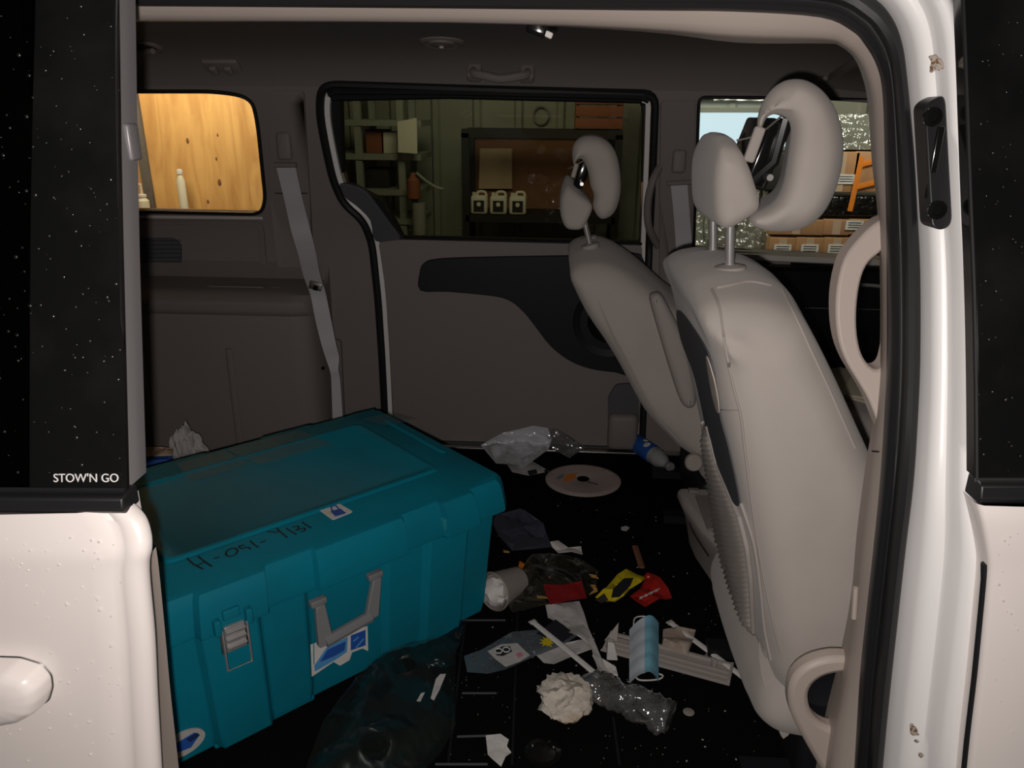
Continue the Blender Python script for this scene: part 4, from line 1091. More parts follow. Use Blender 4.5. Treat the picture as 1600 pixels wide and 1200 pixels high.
# water drops on the black door glass
def drops(name, par, n_, fn, r0, r1, mt='drop'):
    m_ = MB()
    for i in range(n_):
        p, nrm = fn(); r_ = random.uniform(r0, r1) * random.choice((.6, .8, 1, 1)); m_.revolve([(r_, 0), (r_ * .8, r_ * .38), (r_ * .35, r_ * .58), (0, r_ * .62)], p, nrm, 7)
    return obj(name, m_, M[mt], par, ang=80, kind='stuff')


gn = Vector((0, -1, .3)).normalized(); gn2 = Vector((0, -1, 0))
drops('water_drops', sd, 170, lambda: (near(random.uniform(-30, 188), random.uniform(5, 745), OF - .0035), gn), .0008, .0023)
M['pdrop'] = mat('paint_water_bead', (.66, .61, .58), .06, coat=1.0, spec=.9)
drops('water_drops', sd, 90, lambda: (near(random.uniform(-30, 190), random.uniform(830, 1195), OF - .0085) + Vector((0, 0, 0)), gn2), .0006, .0016, 'pdrop')

# ============================================================ NEAR FRONT DOOR
nf = thing('front_door', 'near white front passenger door with black glass, at the right edge', 'car door', (.6, .75, .2))
L1 = [(1500, -160), (1504, 0), (1508, 100), (1515, 300), (1521, 450), (1524, 600), (1525, 748)]
obj('window_pane', band([near(x_, y_, 0) for x_, y_ in L1], [near(1900, y_, 0) for x_, y_ in L1], ((0, -.02), (0, 0), (.01, .002), (.5, .003), (1, 0))), M['applique'], nf)
obj('glass_run', MB().tube([near(x_ + 1, y_, -.002) for x_, y_ in L1], .0022, 6), M['rubber'], nf)
L2 = [(1527, 788), (1533, 810), (1540, 845), (1545, 880), (1545, 905), (1540, 960), (1530, 1060), (1518, 1160), (1508, 1260), (1494, 1400)]
obj('door_skin', band([near(x_, y_, -.004) for x_, y_ in L2], [near(1950, y_, -.004) for x_, y_ in L2], ((0, -.03), (.0, -.004), (.006, .0), (.02, .003), (.3, .008), (.6, .008), (1, 0))), M['paint'], nf, ang=60)
a = [near(1524, 767, 0), near(1900, 767, 0)]
obj('gap_seal', MB().tube([near(x_ - 6, y_, .004) for x_, y_ in L2[3:]], .0042, 6), M['rubber'], nf)
obj('belt_molding', MB().loft([[p + Vector((0, dy, dz_)) for dy, dz_ in ((.0, .012), (-.008, .010), (-.012, -.004), (-.008, -.011), (.02, -.011), (.02, .012))] for p in a]), M['molding'], nf, bev=.002)
obj('belt_strip', MB().tube([near(1524, 750, -.004), near(1900, 750, -.004)], .0024, 6), M['steel'], nf)
drops('water_drops', nf, 90, lambda: (near(random.uniform(1530, 1660), random.uniform(5, 740), -.0048), gn), .0008, .0020)
drops('water_drops', nf, 45, lambda: (near(random.uniform(1552, 1650), random.uniform(800, 1195), -.0118), gn2), .0006, .0016, 'pdrop')

# ============================================================ TEAL TOTE
BY = math.radians(44)
BU = Vector((math.cos(BY), math.sin(BY), 0)); BV = Vector((-math.sin(BY), math.cos(BY), 0)); BO = Vector((-.080, 1.566, 0))
def bw_(u, v, z): return BO + BU * u + BV * v + Vector((0, 0, z))


def onbox(px, py, inset_=None, z=None):
    if z is None:
        p0 = BO + BV * inset_; d = ray(px, py); t = (p0 - CAM).dot(BV) / d.dot(BV); return CAM + d * t
    return atZ(px, py, z)


LN, WD, ZT_ = .82, .578, .375
tt = thing('storage_tote', 'large teal plastic storage trunk with grey handle, steel latch and stickers', 'storage box', tuple(bw_(-LN / 2, WD / 2, 0)))
# outline with stepped columns: (u, offset)
def ring(z, ins, stepf, stepb, mul=1.0):
    pts = []
    for u, o in stepf: pts.append(bw_(u * (LN - 2 * ins) - ins, ins - o * mul, z))
    for v, o in ((.0, 0), (.13, 0), (.15, .014), (.35, .014), (.37, 0), (.63, 0), (.65, .014), (.85, .014), (.87, 0), (1, 0))[1:-1]:
        pts.append(bw_(-ins + o * mul, ins + v * (WD - 2 * ins), z))
    for u, o in stepb[::-1]: pts.append(bw_(u * (LN - 2 * ins) - ins, WD - ins + o * mul, z))
    for v, o in ((.87, 0), (.85, .014), (.65, .014), (.63, 0), (.37, 0), (.35, .014), (.15, .014), (.13, 0)):
        pts.append(bw_(-LN + ins - o * mul, ins + v * (WD - 2 * ins), z))
    return pts


fst = ((-1, 0), (-.90, 0), (-.885, .020), (-.755, .020), (-.742, .006), (-.625, .006), (-.612, -.004), (-.39, -.004), (-.377, .006), (-.262, .006), (-.25, .018), (-.115, .018), (-.10, 0), (0, 0))
R_ = [ring(.0, .060, fst, fst), ring(.006, .050, fst, fst), ring(.04, .044, fst, fst), ring(.17, .036, fst, fst), ring(.29, .028, fst, fst), ring(.305, .028, fst, fst, .8)]
body = obj('trunk_body', MB().loft(R_), M['teal'], tt, bev=.004, ang=30)
# feet steps
for a_, b_ in ((-.90, -.62), (-.38, -.10)):
    c = bw_((a_ + b_) / 2 * (LN - .1) - .05, .075, .006); obj('foot_rail', MB().box(c, ((b_ - a_) * .74, .06, .012), Matrix.Rotation(BY, 3, 'Z'), .004), M['teal'], tt)
# lid
lst = ((-1, 0), (-.875, 0), (-.868, .016), (-.722, .016), (-.714, 0), (-.60, 0), (-.594, .012), (-.352, .012), (-.345, 0), (-.235, 0), (-.228, .016), (-.13, .016), (-.122, 0), (0, 0))
lsb = ((-1, 0), (-.80, 0), (-.79, .010), (-.60, .010), (-.59, 0), (-.42, 0), (-.41, .010), (-.25, .010), (-.24, 0), (-.1, 0), (-.09, .004), (0, 0), (0, 0), (0, 0))


def lring(z, ins, mul=1.0):
    pts = []
    for k, (u, o) in enumerate(lst):
        c = .022 if k in (0, len(lst) - 1) else 0
        pts.append(bw_(u * (LN - 2 * ins) - ins + (c if k == 0 else -c), ins - o * mul, z))
    for v in (.04, .2, .4, .6, .8, .96): pts.append(bw_(-ins, ins + v * (WD - 2 * ins), z))
    for k, (u, o) in enumerate(lsb[::-1]):
        u = min(u, -.005 * k) if k < 3 else u
        c = .022 if k == 0 else (-.022 if k == len(lsb) - 1 else 0)
        pts.append(bw_(u * (LN - 2 * ins) - ins - c, WD - ins + o * mul, z))
    for v in (.96, .8, .6, .4, .2, .04): pts.append(bw_(-LN + ins, ins + v * (WD - 2 * ins), z))
    return pts


R_ = [lring(.292, .016), lring(.292, .000), lring(.298, -.002), lring(.345, .004), lring(.362, .008, .95), lring(.371, .014, .9), lring(.374, .022, .8)]
lidr = R_
obj('trunk_lid', MB().loft(R_), M['teal'], tt, ang=28)
# raised rim panel on the lid top
pn = [bw_(-LN + .10, .125, .3735), bw_(-.105, .125, .3735), bw_(-.105, WD - .09, .3735), bw_(-LN + .10, WD - .09, .3735)]
def lerpc(pts, d, z):
    c = sum(pts, Vector()) / 4; o = []
    for p in pts:
        q = p + BU * (d if (c - p).dot(BU) > 0 else -d) + BV * (d if (c - p).dot(BV) > 0 else -d); q.z = z; o.append(q)
    return o
rr = [rnd(lerpc(pn, d_, z_), .02, 3) for d_, z_ in ((0, .372), (.004, .3775), (.010, .3790), (.016, .3775), (.019, .3755))]
obj('lid_panel', MB().loft(rr), M['teal'], tt, ang=60)
for v_ in (.03,):
    obj('lid_ridge', MB().tube([bw_(-.045, .20, .3735), bw_(-.045, .46, .3735)], .006, 8, flat=.8, up=(0, 0, 1)), M['teal'], tt)
# scuffed crescent tape pieces on the lid
for poly in (((276, 724), (350, 703), (392, 724), (296, 754)), ((354, 702), (468, 672), (518, 694), (404, 726)), ((566, 655), (606, 646), (650, 657), (600, 664))):
    obj('clear_tape', MB().prism([onbox(a, b, z=.3765) for a, b in poly], (0, 0, .0006)), M['tape'], tt)
# marker writing
def place_text(name, body_, pa, pb, pup, size, mt, z=.3752):
    a = atZ(*pa, z); b = atZ(*pb, z); u = atZ(*pup, z); o = text(name, body_, size, mt, a, b - a, u - a, tt)
    ux = (b - a).normalized(); s_ = [(v.co + ORG[tt.name] - a).dot(ux) for v in o.data.vertices]; k = (b - a).length / max(s_)
    for v in o.data.vertices:
        d = (v.co + ORG[tt.name] - a).dot(ux); v.co += ux * d * (k - 1)
    return o


# hand-drawn marker strokes: H - OSI - YIBI
strokes = [((292, 872), (303, 882), (317, 889)), ((309, 869), (319, 877), (331, 885)), ((306, 884), (321, 878)), ((334, 873), (343, 870)),
           tuple((362 + 9 * math.cos(k * PI / 6), 863 + 6 * math.sin(k * PI / 6) - 2 * math.cos(k * PI / 6)) for k in range(13)),
           ((382, 852), (374, 853), (377, 857), (388, 855), (391, 858)), ((391, 845), (397, 851), (404, 855)), ((407, 848), (415, 845)),
           ((417, 830), (430, 832), (436, 830)), ((432, 825), (439, 832), (449, 840)), ((447, 825), (454, 830), (463, 835)),
           ((456, 824), (466, 822), (465, 827), (461, 829)), ((463, 829), (475, 825), (476, 829), (470, 831)), ((472, 816), (478, 820), (486, 825))]
for st_ in strokes:
    obj('marker_writing', MB().tube(cr([atZ(a, b, .3752) for a, b in st_], 4), .0021, 5, flat=.25, up=(0, 0, 1)), M['ink'], tt)
M['faint'] = mat('faint_marker', (.004, .07, .09), .5)
for st_ in (((455, 681), (463, 686), (469, 688)), ((441, 683), (448, 685)), ((432, 692), (439, 696)), ((405, 692), (411, 697)), ((400, 695), (404, 699)), ((424, 688), (430, 691))):
    obj('faint_writing', MB().tube([atZ(a, b, .3772) for a, b in st_], .0012, 5, flat=.3, up=(0, 0, 1)), M['faint'], tt)
# padlock sticker
def quad(px4, z=None, ins_=None, up=0.0): return [onbox(a, b, ins_, z) for a, b in px4]
s4 = quad(((498, 797), (530, 787), (552, 800), (520, 813)), z=.3755)
obj('padlock_sticker', MB().prism(rnd(s4, .006), (0, 0, .0008)), M['white'], tt)
s4 = quad(((516, 799), (532, 795), (541, 802), (524, 807)), z=.3765)
obj('padlock_symbol', MB().prism(s4, (0, 0, .0006)), M['bluep'], tt)
obj('padlock_shackle', MB().tube(cr([atZ(*p, .377) for p in ((521, 799), (517, 793), (524, 790), (530, 796))], 3), .0016, 6), M['bluep'], tt)
# front face print sticker
FI = .028
def fq(px4, ins_): return [onbox(a, b, ins_) for a, b in px4]
NV = -BV
def fpoly(name, px, ins_, mt, th=.0008, r_=0):
    pts = fq(px, ins_); pts = rnd(pts, r_) if r_ else pts
    return obj(name, MB().prism(pts, NV * th), M[mt], tt)
fpoly('picture_sticker', ((485, 1007), (574, 978), (575, 1017), (566, 1013), (550, 1019), (546, 1031), (531, 1040), (521, 1034), (487, 1057)), .034, 'white')
fpoly('sticker_print', ((491, 1040), (510, 1012), (543, 995), (542, 1018), (530, 1027), (492, 1049)), .0325, 'bluel')
fpoly('sticker_print', ((500, 1034), (512, 1015), (540, 1002), (538, 1016), (520, 1026)), .0315, 'bluep')
fpoly('sticker_print', ((548, 993), (571, 984), (571, 1008), (548, 1016)), .0325, 'bluep')
for a, b in (((552, 1002), (560, 995)), ((556, 1012), (568, 998))):
    obj('sticker_print', MB().tube([onbox(*a, .0315), onbox(*b, .0315)], .0016, 4), M['bluel'], tt)
# oval sticker at lower left
c = onbox(285, 1161, .040); ov = []
def oval(s_, up=0.0): return [c + BU * math.cos(a_) * .040 * s_ + Vector((0, 0, 1)) * math.sin(a_) * .026 * s_ + NV * up for a_ in [2 * PI * k / 28 for k in range(28)]]
obj('oval_sticker', MB().prism([p + BU * 0 for p in oval(1)], NV * .004), M['whitedim'], tt)
pb_ = [(-.022, -.010), (.012, -.014), (.030, .004), (.022, .014), (.006, .012), (-.020, .008)]
obj('sticker_trunk_print', MB().prism([c + BU * a_ + Vector((0, 0, b_)) + NV * .0042 for a_, b_ in pb_], NV * .001), M['bluep'], tt)
obj('sticker_trunk_print', MB().prism([c + BU * a_ + Vector((0, 0, b_)) + NV * .0054 for a_, b_ in ((.006, .010), (.026, .012), (.030, .004), (.012, -.001))], NV * .001), M['navy'], tt)
# steel draw latch
lc = onbox(360, 955, -.014)
zz = Vector((0, 0, 1)); RB = Matrix.Rotation(BY, 3, 'Z')
lcu = (lc - BO).dot(BU)
def L(du, dn, z): return bw_(lcu + du, -.012 - dn, z - .012)
obj('latch_plate', MB().box(L(0, .002, .290), (.048, .004, .060), RB, .001), M['steel'], tt)
lv = obj('latch_lever', MB().box(L(0, .010, .292), (.036, .008, .052), RB, .002), M['chrome'], tt)
for zz_ in (.308, .293, .277): obj('lever_rib', MB().tube([L(-.017, .016, zz_), L(.017, .016, zz_)], .0036, 8), M['chrome'], lv)
obj('latch_bail', MB().tube([L(-.022, .014, .315), L(-.022, .016, .232), L(.022, .016, .232), L(.022, .014, .315)], .0022, 6), M['chrome'], tt)
obj('latch_hook', MB().box(L(0, .004, .336), (.030, .010, .020), RB, .003), M['teal'], tt)
for du in (-.028, .028): obj('latch_cheek', MB().box(L(du, .002, .322), (.012, .030, .030), RB, .003), M['teal'], tt)
# right latch seat without its latch
rcu = (onbox(705, 775, .012) - BO).dot(BU)
for du in (-.03, .03): obj('latch_cheek', MB().box(bw_(rcu + du, .010, .322), (.012, .040, .030), RB, .003), M['tealhi'], tt)
# grey bail handle
def Hh(px, py, dn=.0): return onbox(px, py, .020 - dn)
hpth = [Hh(499, 945), Hh(499, 975, .004), Hh(500, 1000, .012), Hh(508, 1003, .016), Hh(580, 962, .016), Hh(588, 955, .014), Hh(588, 930, .004), Hh(588, 903)]
hnd = MB(); hnd.tube(hpth[3:5], .0125, 10)
hn = obj('trunk_handle', hnd, M['grey'], tt, bev=.002)
for (a, b) in ((0, 3), (7, 4)):
    A_, B_ = hpth[a], hpth[b]
    rg = []
    for t_, w2 in ((0, .010), (.3, .012), (1.0, .016), (1.06, .014)):
        p = A_.lerp(B_, t_); rg.append([p + BU * sx * w2 + NV * sy * .006 for sx, sy in ((-1, -1), (1, -1), (1, 1), (-1, 1))])
    obj('handle_arm', MB().loft(rg), M['grey'], hn, bev=.002)
for p in (hpth[0], hpth[7]): obj('handle_socket', MB().box(p + BV * .006 + Vector((0, 0, .004)), (.034, .016, .014), RB, .003), M['grey'], hn)
for u_ in (-.62, -.20):
    obj('glossy_scuff', MB().tube([bw_(u_ * .8 + .0, .030, .10), bw_(u_ * .8 + .004, .024, .20)], .001, 4), M['tealhi'], tt)

# ============================================================ LITTER
def patch(name, px, label, cat, mt, z0=.002, amp=.012, sc=14, parent=None, group=None, th=.0008, res=.014, seed=0, dome_=0.0, lab=True, kind=None, tilt=None):
    pts = [atZ(a, b, z0) for a, b in px]; poly = [Vector((p.x, p.y)) for p in pts]
    c = sum(poly, Vector((0, 0))) / len(poly); rad = max((p - c).length for p in poly)
    def fn(a, b):
        q = Vector((a * sc, b * sc, seed)); h = abs(noise.noise(q)) * 1.3 + abs(noise.noise(q * 2.3 + Vector((5, 0, 0)))) * .5
        d = 1 - min(1, (Vector((a, b)) - c).length / rad)
        if b > 2.515: return (a, 2.515 + .003 * h - amp * h * .6, z0 + amp * h * .5 + (b - 2.515) * .46 + dome_ * d)
        return (a, b, z0 + amp * h + dome_ * d)
    m_ = MB().sheet(poly, (), fn, (0, 0, -th), res)
    zmin = min(v.z for v in m_.v)
    if zmin < .0005:
        for v in m_.v: v.z += .0005 - zmin
    o = obj(name, m_, M[mt], parent, ang=25 if mt not in ('bag', 'wbag', 'zip', 'olbag') else 60, kind=kind)
    if parent is None: tag(o, label, cat, group)
    return o


def flat(name, px, mt, parent, z, th=.0006):
    return obj(name, MB().prism([atZ(a, b, z) for a, b in px], (0, 0, th)), M[mt], parent)


def tube_px(px2, r_, z): return [atZ(a, b, z) for a, b in px2]


# white bag by the far door, its tag, and the clear bag beside it
wbt = thing('plastic_bag', 'milky white plastic bag crumpled against the foot of the far door', 'bag', tuple(atZ(800, 715)))
patch('bag_body', ((752, 700), (790, 684), (835, 672), (856, 674), (862, 692), (857, 714), (835, 735), (800, 742), (775, 728)), '', '', 'wbag', .006, .035, 12, wbt, res=.02, seed=2, dome_=.03)
patch('paper_insert', ((790, 722), (822, 716), (858, 738), (826, 746), (800, 741)), '', '', 'whitedim', .004, .010, 12, wbt, seed=1)
flat('printed_code', ((824, 736), (838, 733), (840, 740), (827, 743)), 'ink', wbt, .020)
flat('printed_code', ((850, 734), (856, 733), (857, 737), (851, 738)), 'ink', wbt, .020)
patch('clear_bag', ((852, 676), (866, 672), (914, 700), (890, 716), (868, 706), (854, 690)), 'thin clear plastic bag beside the white bag at the far door', 'bag', 'bag', .01, .035, 12, res=.02, seed=5)
# card disc
dc = atZ(911, 751, .006)
dt = thing('card_disc', 'round ribbed card disc with centre hole and orange sticker on the carpet', 'disc', tuple(dc))
R0 = .124; rings = []
NN = 96
for r_, z_ in ((.013, 0), (.013, .004), (.020, .006), (.085, .006), (.112, .007), (R0, .004), (R0, .0), (.1, -.001), (.013, 0)):
    rings.append([Vector((dc.x + math.cos(2 * PI * k / NN) * r_, dc.y + math.sin(2 * PI * k / NN) * r_ * .92, dc.z + z_ + (.0011 * (k % 2) if .08 < r_ < .123 and z_ > .003 else 0))) for k in range(NN)])
obj('disc_body', MB().loft(rings, True, False), M['disc'], dt, ang=20)
flat('orange_sticker', ((884, 742), (902, 739), (896, 750), (880, 753)), 'orange', dt, .0135)
flat('small_print', ((870, 745), (882, 740), (879, 747), (870, 750)), 'grey', dt, .0135)
obj('slit', MB().tube([atZ(918, 753, .0135), atZ(934, 757, .0135)], .0016, 4), M['ink'], dt)
obj('centre_hole', MB().revolve([(.0205, 0), (.0205, .0008)], (dc.x, dc.y, dc.z + .0062), (0, 0, 1), 20), M['carpet'], dt)


def bottle(name, label, p, q, r_, body_m, prof_, cap_m, labelspan, label_m):
    p, q = Vector(p), Vector(q); ax = (q - p); ln = ax.length; ax.normalize()
    t = thing(name, label, 'bottle', tuple((p + q) / 2 - Vector((0, 0, r_))))
    obj('bottle_body', MB().revolve([(a * r_, b * ln) for a, b in prof_], p, ax, 24), M[body_m], t)
    if label_m: obj('bottle_label', MB().revolve([(r_ * 1.01, ln * labelspan[0]), (r_ * 1.03, ln * (labelspan[0] + .01)), (r_ * 1.03, ln * (labelspan[1] - .01)), (r_ * 1.01, ln * labelspan[1])], p, ax, 24, False), M[label_m], t)
    if cap_m: obj('bottle_cap', MB().revolve([(r_ * .46, ln * .93), (r_ * .5, ln * .94), (r_ * .5, ln * 1.0), (r_ * .44, ln * 1.01)], p, ax, 20), M[cap_m], t)
    return t, ax, ln


pa = atZ(992, 690, .034); pb = atZ(1048, 730, .034)
M['waterlit'] = film('water_bottle_clear', (.75, .8, .8), (.75, .8, .78), .55, .08, (60, 1, .01), .5)
bt, ax, ln = bottle('water_bottle', 'small water bottle with blue label and grey cap lying by the driver seat', pa, pb, .032, 'waterlit',
                    [(.8, 0), (1, .03), (1, .58), (.95, .62), (1, .66), (.9, .74), (.55, .86), (.42, .9), (.42, .96)], 'grey', (.05, .56), 'bluep')
u_ = ax.orthogonal().normalized()
for a_, s_ in ((-1.0, .013), (-.6, .010)):
    side = Vector((-ax.y, ax.x, 0)).normalized()
    n_ = (Vector((0, 0, 1)) * math.cos(a_ + .6) - side * math.sin(a_ + .6) * -1).normalized()
    obj('label_print', MB().revolve([(s_, 0), (s_ * .8, .0012)], pa + ax * ln * (.42 if a_ < -.8 else .30) + n_ * .0325, n_, 12), M['white'], bt)

# blue grey plastic sheet and white scrap
patch('plastic_sheet', ((778, 808), (812, 812), (845, 820), (852, 845), (862, 868), (835, 876), (800, 866), (780, 850), (768, 830)), 'dark blue grey plastic sheet lying against the right end of the trunk', 'plastic sheet', 'cloth', .006, .035, 9, res=.02, seed=8, dome_=.02)
patch('paper_scrap', ((857, 853), (872, 849), (888, 856), (908, 856), (910, 869), (893, 866), (872, 866)), 'small torn white paper scrap right of the dark blue plastic sheet', 'paper', 'white', .006, .012, 20, seed=3)
# grey paper cup with tissue, lying at the end of the trunk
cp0 = atZ(770, 925, .05); cp1 = atZ(822, 900, .035)
ct_ = thing('paper_cup', 'grey beige paper cup lying on its side at the trunk, tissue stuffed inside', 'cup', tuple(atZ(790, 930)))
axc = (cp1 - cp0).normalized(); lc_ = .095
obj('cup_wall', MB().revolve([(.047, 0), (.049, .002), (.049, .006), (.046, .008), (.033, lc_), (.031, lc_), (.031, lc_ - .006), (.003, lc_ - .006), (.003, lc_ - .008), (.03, lc_ - .01), (.043, .01), (.047, 0)], cp0, axc, 30, False), M['cup'], ct_)
bm_ = bmesh.new(); bmesh.ops.create_icosphere(bm_, subdivisions=3, radius=.037)
mm = MB(); mm.add([cp0 + axc * .012 + v.co * (1 + .28 * noise.noise(v.co * 60)) for v in bm_.verts], [tuple(v.index for v in f.verts) for f in bm_.faces]); bm_.free()
obj('stuffed_tissue', mm, M['white'], ct_, ang=30)
# olive transparent bag with glossy highlights
ob = thing('plastic_bag', 'dark see-through olive bag with glossy creases and painted amber glints between cup and red wrapper', 'bag', tuple(atZ(850, 920)))
patch('bag_body', ((790, 948), (815, 905), (830, 880), (862, 878), (905, 882), (935, 898), (930, 935), (890, 945), (845, 958), (800, 962)), '', '', 'olbag', .010, .045, 8, ob, res=.013, seed=11, dome_=.025)
M['amber'] = mat('amber_glint', (.85, .50, .16), .25, metal=.4, bump=(80, 1, .01))  # warm lamp reflections on the bag, painted as small amber patches
for px in (((920, 898), (931, 899), (935, 904), (924, 903)), ((922, 915), (931, 916), (934, 925), (920, 930), (928, 922)), ((838, 932), (852, 932), (856, 936), (840, 936)), ((786, 860), (796, 862), (796, 865), (787, 865))):
    patch('painted_glint', px, '', '', 'amber', .045, .006, 30, ob, res=.006, seed=1)
tag(obj('orange_chip', MB().prism([atZ(a, b, .002) for a, b in ((812, 878), (822, 884), (818, 890), (810, 886))], (0, 0, .003)), M['orange']), 'tiny orange chip between the grey cup and the dark bag', 'chip')

# wrappers
patch('red_wrapper', ((849, 915), (880, 917), (909, 911), (914, 926), (917, 936), (885, 941), (860, 946), (853, 930)), 'plain dark red wrapper lying over the white paper', 'wrapper', 'red', .045, .012, 14, seed=21)
yt = thing('candy_wrapper', 'crumpled yellow and black candy wrapper beside the red one', 'wrapper', tuple(atZ(970, 920)), 'candy wrappers')
patch('foil_body', ((930, 937), (948, 925), (965, 900), (978, 892), (996, 898), (1010, 904), (1002, 915), (985, 922), (975, 938), (958, 943), (944, 941)), '', '', 'yellow', .005, .022, 16, yt, seed=4)
flat('black_print', ((958, 920), (975, 904), (990, 903), (985, 915), (968, 933), (955, 934)), 'ink', yt, .030)
obj('silver_tip', MB().prism([atZ(a, b, .022) for a, b in ((930, 938), (944, 928), (950, 938), (940, 943))], (0, 0, .002)), M['steel'], yt)
rt = thing('candy_wrapper', 'bright red candy wrapper with white lettering, right of the yellow one', 'wrapper', tuple(atZ(1015, 925)), 'candy wrappers')
patch('foil_body', ((984, 934), (1000, 925), (1008, 908), (1018, 900), (1030, 912), (1044, 925), (1050, 935), (1030, 944), (1008, 950), (992, 945)), '', '', 'redb', .005, .022, 16, rt, seed=6)
for k in range(8):
    q = (999 + k * 4.0, 936 - k * 1.9)
    obj('lettering', MB().tube([atZ(q[0], q[1], .034), atZ(q[0] + 3.2, q[1] - 3.6, .034)] if k % 2 else cr([atZ(q[0], q[1], .034), atZ(q[0] + 3.5, q[1] - 1.5, .034), atZ(q[0] + .8, q[1] - 2.6, .034), atZ(q[0] + 3.6, q[1] - 4.0, .034)], 3), .0013, 4, flat=.4, up=(0, 0, 1)), M['letter'], rt)
obj('pink_knob', MB().revolve([(.010, 0), (.012, .006), (.008, .013), (0, .015)], atZ(1013, 904, .022), (0, 0, 1), 12), M['redb'], rt)
flat('pink_tab', ((1008, 908), (1014, 900), (1020, 903), (1016, 912)), 'redb', rt, .03)

# wood sliver, paper strips
a, b = atZ(992, 853, .004), atZ(1003, 887, .004)
tag(obj('wood_stick', MB().tube([a, b], .0085, 4, flat=.35, up=(0, 0, 1)), M['wood']), 'short flat brown wooden stick on the carpet above the wrappers', 'stick')
patch('long_paper', ((852, 948), (878, 944), (905, 940), (912, 960), (920, 985), (930, 1008), (946, 1045), (962, 1062), (944, 1064), (928, 1030), (922, 1008), (900, 1002), (878, 985), (866, 972), (856, 966)), 'long twisted white paper sheet running down from the red wrapper', 'paper', 'whitedim', .012, .016, 18, seed=13, res=.012)
patch('paper_corner', ((832, 1023), (858, 1012), (905, 1003), (928, 1000), (930, 1014), (888, 1030), (866, 1041), (850, 1036)), 'white paper with a folded corner under the left straw', 'paper', 'whitedim', .004, .012, 16, seed=14)
zt_ = thing('zip_bag', 'grey see-through zip bag with a printed label, left of the straws', 'bag', tuple(atZ(790, 1020)))
patch('bag_body', ((725, 1028), (752, 1018), (800, 992), (850, 985), (870, 966), (905, 994), (878, 1010), (830, 1030), (790, 1048), (762, 1054), (730, 1050)), '', '', 'zip', .006, .012, 10, zt_, seed=9, res=.02)
flat('label_card', ((762, 1018), (782, 1007), (808, 1005), (828, 1024), (812, 1034), (790, 1042), (774, 1030)), 'whitedim', zt_, .020)
flat('label_print', ((772, 1017), (785, 1010), (797, 1010), (800, 1018), (786, 1025), (776, 1024)), 'ink', zt_, .0215)
obj('label_print', MB().tube([atZ(779 + 6 * math.cos(k), 1017 + 4 * math.sin(k), .0235) for k in range(7)], .0014, 5, True), M['white'], zt_)
obj('label_print', MB().tube([atZ(791 + 6 * math.cos(k), 1015 + 4 * math.sin(k), .0235) for k in range(7)], .0014, 5, True), M['white'], zt_)
flat('dark_card', ((838, 990), (868, 968), (898, 990), (878, 1004), (860, 1000)), 'ink', zt_, .021)
M['pinkp'] = mat('pink_print', (.6, .2, .3), .6)
flat('pink_print', ((806, 1022), (814, 1019), (818, 1024), (810, 1028)), 'pinkp', zt_, .0215)
yp = []
cyx = atZ(855, 1003, .021)
for k in range(20):
    a_ = 2 * PI * k / 20; rr_ = .017 * (1.15 if k % 2 else .6) * random.uniform(.8, 1.15); yp.append(cyx + Vector((math.cos(a_) * rr_ * .9, math.sin(a_) * rr_, 0)))
obj('yellow_flower_print', MB().prism(yp, (0, 0, .001)), M['yellow'], zt_)
# straws
for (a, b), lb, zs in ((((834, 973), (934, 1056)), 'white paper-wrapped straw leaning from the zip bag to the crushed bottle', (.030, .045)), (((1049, 974), (1192, 1082)), 'long white paper-wrapped straw pointing under the near front seat', (.008, .008))):
    A_, B_ = atZ(*a, zs[0]), atZ(*b, zs[1]); d_ = (B_ - A_).normalized(); t = thing('straw', lb, 'straw', tuple((A_ + B_) / 2 - Vector((0, 0, .007))), 'paper-wrapped straws')
    obj('sleeve', MB().tube([A_, A_ + d_ * .02, (A_ + B_) / 2 + Vector((0, 0, .001)), B_], .0068, 8, flat=.7, up=(0, 0, 1)), M['white'], t)
    obj('torn_tip', MB().box(A_ - d_ * .004, (.012, .018, .003), Matrix.Rotation(math.atan2(d_.y, d_.x), 3, 'Z'), .001), M['whitedim'], t)
# mask
mk = thing('face_mask', 'pale blue disposable face mask with white ear loops on the carpet', 'face mask', tuple(atZ(1006, 1020)))
rows = []
for i in range(13):
    t_ = i / 12; l = atZ(984 + (0), 976 + 84 * t_, .03); r_ = atZ(1030, 966 + 92 * t_, .03)
    rows.append([Vector((l.x + (r_.x - l.x) * k / 12, l.y + (r_.y - l.y) * k / 12, .012 + .026 * math.sin(PI * (k / 12)) + .004 * (i % 3 == 0))) for k in range(13)])
hm = 6
obj('white_half', MB().loft([r_[:hm + 1] for r_ in rows], closed=False), M['maskw'], mk)
obj('blue_half', MB().loft([[p + Vector((0, 0, .001 + .006 * math.sin(k / 6 * PI))) for k, p in enumerate(r_[hm:])] for r_ in rows], closed=False), M['maskb'], mk)
for pxs in (((990, 976), (992, 966), (1002, 963), (1012, 965), (1018, 974)), ((994, 980), (1000, 970), (1008, 969), (1016, 972)), ((992, 1056), (998, 1062), (1012, 1063), (1030, 1061), (1036, 1056), (1030, 1053))):
    obj('ear_loop', MB().tube(cr([atZ(*p, .014) for p in pxs], 4), .0018, 6), M['white'], mk)
patch('brown_napkin', ((1036, 984), (1060, 982), (1087, 986), (1082, 1005), (1074, 1029), (1052, 1022), (1034, 1014)), 'crumpled brown napkin right of the blue mask', 'napkin', 'napkin', .008, .018, 14, seed=17)
